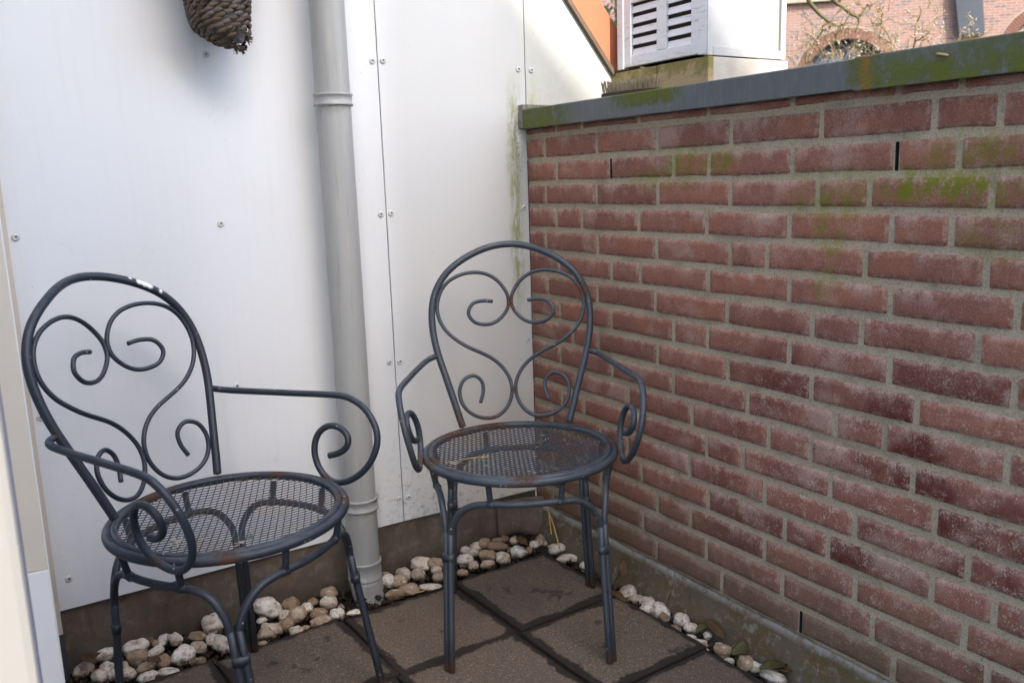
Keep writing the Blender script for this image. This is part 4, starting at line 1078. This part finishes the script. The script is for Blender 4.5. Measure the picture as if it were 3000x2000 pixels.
# scrubbing brush lying bristles-up on the wall
br = tag(empty('scrubbing_brush', (.05, -.38, 1.386)), 'worn scrubbing brush lying bristles up on the mossy coping', 'brush')
bm = bmesh.new(); n = 14; rows = []
for i in range(n+1):
    t = i/n; y = -.282 - .20*t; hw = .026*(1-abs(2*t-1)**3*.55); zt = 1.402 - .004*t
    rows.append([bm.verts.new((.05+sx*hw, y, z)) for sx, z in ((-1, 1.387), (-1, zt), (1, zt), (1, 1.387))])
for a, b in zip(rows[:-1], rows[1:]):
    for k in range(4): bm.faces.new((a[k], a[(k+1) % 4], b[(k+1) % 4], b[k]))
bm.faces.new(rows[0]); bm.faces.new(rows[-1][::-1]); obj('brush_block', bm, MAT['brushwood'], br)
bm = bmesh.new(); r = random.Random(9)
for k in range(330):
    t = r.random(); y = -.286 - .19*t; hw = .023*(1-abs(2*t-1)**3*.5); x = .05 + r.uniform(-hw, hw); L = .030*(1-.18*t) + r.uniform(-.004, .004)
    tuft = noise.noise(Vector((y*120, x*60, 0)))*.006
    p = Vector((x, y, 1.400-.004*t)); d = Vector((r.uniform(-.15, .15), (.35-.75*t)*.35+r.uniform(-.12, .12)+tuft*20, 1)).normalized()
    tube(bm, [p, p+d*L*.5, p+d*L+Vector((r.uniform(-.002, .002), r.uniform(-.002, .002), 0))], r.uniform(.0007, .0015), 4, cap=False)
obj('bristles', bm, MAT['bristle'], br)
# mossy scraps on the coping
stalk([on_x(2745, 158, -.034), on_x(2762, 160, -.036), on_x(2778, 163, -.034)], .0022, 'short pale twig stuck on the mossy coping')

# ------------------------------------------------------------------ church beyond
TD = Vector((math.sin(R(135)), math.cos(R(135)), 0)); ND = Vector((-.70711, -.70711, 0))
CP = CAM + ray(2650, 100).normalized()*24.5
def on_church(px, py, off=0.0):
    d = ray(px, py); o = CP + ND*off; return CAM + d*((o-CAM).dot(ND)/d.dot(ND))
def cu(px, py): p = on_church(px, py)-CP; return p.dot(TD), on_church(px, py).z
def cpt(u, z, off=0.0): return Vector((CP.x, CP.y, 0)) + TD*u + ND*off + Vector((0, 0, z))
church = tag(empty('brick_church', (CP.x, CP.y, -2.9)), 'large red brick church wall with arched windows far behind the parapet', 'church')
WIN = []
for (cx, cy, ri, ro, drop) in ((2480, 236, 124, 157, 4.5), (3062, 141, 104, 138, 3.2)):
    c = cu(cx, cy); k = (cu(cx+ri, cy)[0]-c[0]); k2 = (cu(cx+ro, cy)[0]-c[0]); WIN.append((c[0], c[1], k, k2, drop))
bm = bmesh.new(); L1 = bm.verts.layers.float_vector.new('buv')
def loop(pts):
    vs = []
    for u, z in pts:
        v = bm.verts.new(cpt(u, z)); v[L1] = (u, z+10, 0); vs.append(v)
    return [bm.edges.new((vs[i], vs[(i+1) % len(vs)])) for i in range(len(vs))]
E_ = loop([(-22, -2.9), (22, -2.9), (22, 16), (-22, 16)])
for (u, z, k, k2, drop) in WIN:
    E_ += loop([(u-k, z-drop)] + [(u-k*math.cos(math.pi*i/28), z+k*math.sin(math.pi*i/28)) for i in range(29)] + [(u+k, z-drop)])
bmesh.ops.triangle_fill(bm, edges=E_, use_beauty=True)
obj('wall', bm, MAT['church'], church)
for wi, (u, z, k, k2, drop) in enumerate(WIN):
    bm = bmesh.new(); n = 44
    for i in range(n):     # voussoirs of the brick arch
        a0, a1 = math.pi*(i+.10)/n, math.pi*(i+.90)/n
        q = [(k*1.002, a0), (k2, a0), (k2, a1), (k*1.002, a1)]
        A = [cpt(u-rr*math.cos(a), z+rr*math.sin(a), .03) for rr, a in q]; B = [cpt(u-rr*math.cos(a), z+rr*math.sin(a), -.02) for rr, a in q]
        va, vb_ = [bm.verts.new(p) for p in A], [bm.verts.new(p) for p in B]
        bm.faces.new(va)
        for j in range(4): bm.faces.new((va[j], vb_[j], vb_[(j+1) % 4], va[(j+1) % 4]))
    wo = obj('arched_window', bm, MAT['arch'], church)
    bm = bmesh.new(); n = 44
    va = [(bm.verts.new(cpt(u-k*1.0*math.cos(math.pi*i/n), z+k*1.0*math.sin(math.pi*i/n), .012)), bm.verts.new(cpt(u-k2*1.03*math.cos(math.pi*i/n), z+k2*1.03*math.sin(math.pi*i/n), .012))) for i in range(n+1)]
    for a, b in zip(va[:-1], va[1:]): bm.faces.new((a[0], b[0], b[1], a[1]))
    obj('arch_mortar', bm, MAT['stone'], wo)
    # splayed reveal and glass set back
    bm = bmesh.new(); pts = [(u-k, z-drop)] + [(u-k*math.cos(math.pi*i/28), z+k*math.sin(math.pi*i/28)) for i in range(29)] + [(u+k, z-drop)]
    fr = [bm.verts.new(cpt(a, b, 0)) for a, b in pts]; bk = [bm.verts.new(cpt(a, b, -.35)) for a, b in pts]
    for i in range(len(pts)-1): bm.faces.new((fr[i], fr[i+1], bk[i+1], bk[i]))
    obj('reveal', bm, MAT['stone'], wo)
    bm = bmesh.new(); bm.faces.new([bm.verts.new(cpt(a, b, -.30)) for a, b in pts]); obj('pane', bm, MAT['glass'], wo)
    bm = bmesh.new()
    tube(bm, [cpt(u-(k*.88)*math.cos(math.pi*i/24), z+(k*.88)*math.sin(math.pi*i/24), -.25) for i in range(25)], .07, 8)
    if wi == 1: tube(bm, [cpt(u-.1*k-(k*.62)*math.cos(2*math.pi*i/24), z+.05+(k*.62)*math.sin(2*math.pi*i/24), -.25) for i in range(25)], .05, 8)
    else:
        for f in (-.4, 0, .4): tube(bm, [cpt(u+f*k, z-drop, -.27), cpt(u+f*k, z+k*math.sqrt(1-f*f)*.97, -.27)], .03, 6)
    obj('tracery', bm, MAT['stone'] if wi == 1 else MAT['slate'], wo)
bm = bmesh.new(); q = [(2795, -60), (2810, 103), (2886, 98), (2876, -60)]
f = [bm.verts.new(on_church(*p, .22)) for p in q]; b = [bm.verts.new(on_church(*p, .0)) for p in q]
bm.faces.new(f)
for i in range(4): bm.faces.new((f[i], b[i], b[(i+1) % 4], f[(i+1) % 4]))
obj('slate_panel', bm, MAT['slate'], church)
bm = bmesh.new(); q = [(2150, 22), (2150, -90), (2468, -110), (2468, 0)]
f = [bm.verts.new(on_church(*p, .15)) for p in q]; b = [bm.verts.new(on_church(*p, .0)) for p in q]
bm.faces.new(f)
for i in range(4): bm.faces.new((f[i], b[i], b[(i+1) % 4], f[(i+1) % 4]))
obj('stone_band', bm, MAT['stone'], church)

# ------------------------------------------------------------------ bare shrub between wall and church
DS = 6.0
def sp(px, py, d=0.0): return CAM + ray(px, py)*(DS+d)
def cz(x, y, d=0.0): return sp(2280+x/3.267, y/3.267, d)
shrub = tag(empty('bare_shrub', (*sp(2480, 400).to_2d(), -2.9)), 'leafless shrub with sunlit yellowish twigs and pale buds before the church', 'shrub')
bm = bmesh.new(); r = random.Random(21); buds = bmesh.new()
def twig(p, d, L, rad, depth):
    n = 5; pts = [p]; q = p.copy()
    for i in range(n):
        d = (d + Vector((r.gauss(0, .20), r.gauss(0, .20), r.gauss(.02, .16)))).normalized(); q = q + d*(L/n); pts.append(q.copy())
        if depth > 0 and r.random() < .62:
            s = (d + Vector((r.gauss(0, .7), r.gauss(0, .7), r.gauss(.15, .5)))).normalized()
            twig(q, s, L*r.uniform(.35, .65), rad*.62, depth-1)
    tube(bm, pts, rad, 5, rfun=lambda t: rad*(1-.6*t))
    if depth <= 1:
        for k in (2, 4, 5):
            if r.random() < .14:
                c = pts[k]; s = r.uniform(.004, .011); dd = Vector((r.gauss(0, 1), r.gauss(0, 1), r.gauss(.5, 1))).normalized()
                tube(buds, [c, c+dd*s*1.2, c+dd*s*2.6], s*.55, 5, rfun=lambda t: s*.6*(1-.7*t))
base = [(2300, 330), (2330, 330), (2365, 330), (2400, 320), (2440, 310), (2480, 300), (2520, 300), (2560, 290), (2600, 280), (2640, 270), (2680, 260), (2720, 250), (2760, 240), (2350, 340), (2450, 320), (2550, 300), (2650, 280), (2740, 250), (2790, 235), (2420, 330), (2500, 310)]
root_pt = Vector((*sp(2500, 500).to_2d(), -2.85))
for i, (px, py) in enumerate(base):
    p = sp(px, py, r.uniform(-.35, .35)); mid = p.lerp(root_pt, .5)+Vector((r.uniform(-.1, .1), r.uniform(-.1, .1), .2))
    tube(bm, spline([root_pt+Vector((r.uniform(-.1, .1), r.uniform(-.1, .1), 0)), mid, p], .25), .012, 6, rfun=lambda t: .020-.012*t)
    hgt = r.uniform(.22, .50)*(1.25 if 2330 < px < 2480 else 1)
    twig(p, Vector((r.uniform(-.35, .35), r.uniform(-.35, .35), 1)).normalized(), hgt, .0048, 3)
    twig(p, Vector((r.uniform(-.8, .8), r.uniform(-.6, .6), 1)).normalized(), hgt*.7, .0036, 2)
for pts, rad in (([(575,600),(600,550),(575,470),(500,560)], .010), ([(575,470),(580,400),(540,310)], .008), ([(1010,500),(1080,420),(1050,330),(1000,230),(990,150)], .007), ([(1290,480),(1310,400),(1330,210),(1430,90)], .008), ([(1360,450),(1390,380),(1440,300),(1500,240)], .008), ([(290,600),(300,540),(350,420)], .010)):
    tube(bm, spline([cz(*p) for p in pts], .03), rad, 6, rfun=lambda t, rad=rad: rad*(1-.45*t))
    for p in pts[1:]: twig(cz(*p), Vector((r.uniform(-1, 1), r.uniform(-1, 1), r.uniform(.1, 1))).normalized(), r.uniform(.12, .28), .005, 2)
obj('branches', bm, MAT['twig'], shrub); tag(obj('buds', buds, MAT['bud'], shrub), kind='stuff')
# a taller tree whose branches hang into view from above
tree = tag(empty('bare_tree', (*sp(2230, 400, .5).to_2d(), -2.9)), 'bare tree with mossy green branches hanging down beside the white vent box', 'tree')
bm = bmesh.new(); tb = Vector((*sp(2200, 400, .5).to_2d(), -2.88)); tt_ = tb + Vector((0, 0, 6.6))
tube(bm, spline([tb, tb+Vector((.04, .03, 2)), tb+Vector((-.02, .02, 4.4)), tt_], .2), .08, 10, rfun=lambda t: .10-.055*t); obj('trunk', bm, MAT['bark'], tree)
bm = bmesh.new()
b1 = [tt_-Vector((0, 0, 1.2))] + [cz(*p) for p in ((230,-260),(280,-20),(345,80),(410,150),(500,220))]
b2 = [tt_-Vector((0, 0, .6))] + [cz(*p) for p in ((420,-330),(520,-10),(620,70),(690,130),(765,165))]
for b_ in (b1, b2): tube(bm, spline(b_, .05), .012, 7, rfun=lambda t: .026-.015*t)
for pts in ([(500,220),(490,260),(420,310),(360,400),(335,430)], [(500,220),(560,245),(620,260)], [(765,165),(830,90),(850,45),(880,95)], [(620,70),(560,130)], [(765,165),(770,230),(740,300)]):
    tube(bm, spline([cz(*p) for p in pts], .03), .0085, 6, rfun=lambda t: .0095-.005*t)
for k in range(7):
    p = tt_ + Vector((r.uniform(-.1, .1), r.uniform(-.1, .1), r.uniform(-1.2, 0))); d = Vector((r.uniform(-1, .4), r.uniform(-1, 1), r.uniform(.4, 1))).normalized()
    tube(bm, spline([p, p+d*.8, p+d*1.7+Vector((0, 0, .3))], .1), .03, 6, rfun=lambda t: .034-.026*t)
obj('crown', bm, MAT['bark'], tree)
bm = bmesh.new(); buds = bmesh.new()
for (x, y) in ((490,260),(420,310),(360,400),(560,245),(620,260),(830,90),(850,45),(765,165)): twig(cz(x, y), Vector((r.uniform(-1, 1), r.uniform(-1, 1), r.uniform(-.4, .6))).normalized(), r.uniform(.10, .22), .0045, 2)
obj('twigs', bm, MAT['twig'], tree); buds.free()

# evergreen glimpsed between the roof edge and the vent box
ev = tag(empty('evergreen_tree', (*(CAM+ray(1800, 20)*9).to_2d(), -2.9)), 'dark evergreen glimpsed between the orange roof edge and the vent box', 'tree')
bm = bmesh.new(); c0 = CAM + ray(1812, -60)*9; g0 = Vector((c0.x, c0.y, -2.88))
tube(bm, [g0, g0+Vector((.05, 0, 2.5)), c0+Vector((0, 0, .5))], .12, 8, rfun=lambda t: .14-.10*t); obj('trunk', bm, MAT['bark'], ev)
bm = bmesh.new()
for k in range(3200):
    a = r.uniform(0, 6.283); zz = r.uniform(-1.0, 1.6); q = 1.15*math.sqrt(max(0, 1-(zz/1.7)**2))*r.random()**.45*(1+.25*noise.noise(Vector((math.cos(a)*2, math.sin(a)*2, zz*2))))
    p = c0 + Vector((q*math.cos(a), q*math.sin(a), zz)); d = Vector((r.gauss(0, 1), r.gauss(0, 1), r.gauss(0, 1))).normalized()
    e = d.orthogonal().normalized(); s = r.uniform(.03, .075); f = d.cross(e)
    bm.faces.new([bm.verts.new(p+e*s), bm.verts.new(p+d*s*.45), bm.verts.new(p-e*s), bm.verts.new(p-d*s*.45+f*s*.2)])
obj('crown', bm, MAT['evergreen'], ev)

# ------------------------------------------------------------------ unseen house and doorway wall, added to shade the terrace
nh = tag(empty('unseen_shade_house', (-6, -11.5, -2.9)), 'unseen tall pale gabled house added behind the viewer to shade the terrace', 'house')
YH = -10.0
ze = lambda x: 9.86 + 1.28*(3.105-x) + .0
def hz(x): return 1.40 + math.tan(SUN_EL)*10 - 1.10*(x+.05)
rx = HOUSE_RIDGE
bm = bmesh.new(); prism(bm, [(HOUSE_LEFT, -2.9), (6.8, -2.9), (6.8, hz(6.8)), (rx, hz(rx)), (HOUSE_LEFT, hz(rx)-(rx-HOUSE_LEFT)*1.10)], 'y', YH-8, YH); obj('wall', bm, MAT['render'], nh)
bm = bmesh.new()
for x0, x1 in ((rx, 7.0),):
    q = [(x0, hz(x0)+.01), (x1, hz(x1)+.01), (x1, hz(x1)+.16), (x0, hz(x0)+.16)]; prism(bm, q, 'y', YH-8.2, YH+.0)
obj('roof', bm, MAT['roofback'], nh)
dh = tag(empty('unseen_doorway_wall', (-1.5, -1.5, -2.9)), 'unseen white house wall around the doorway, added to block light from the left', 'house')  # unseen wall, its height set by how much sky light it blocks
bm = bmesh.new(); box(bm, -1.66, -1.362, -1.185, .012, .139, DH); box(bm, -1.66, -1.362, -6.0, -2.95, .139, DH); box(bm, -1.66, -1.362, -2.949, -1.186, 2.35, DH)
obj('wall', bm, MAT['white'], dh)
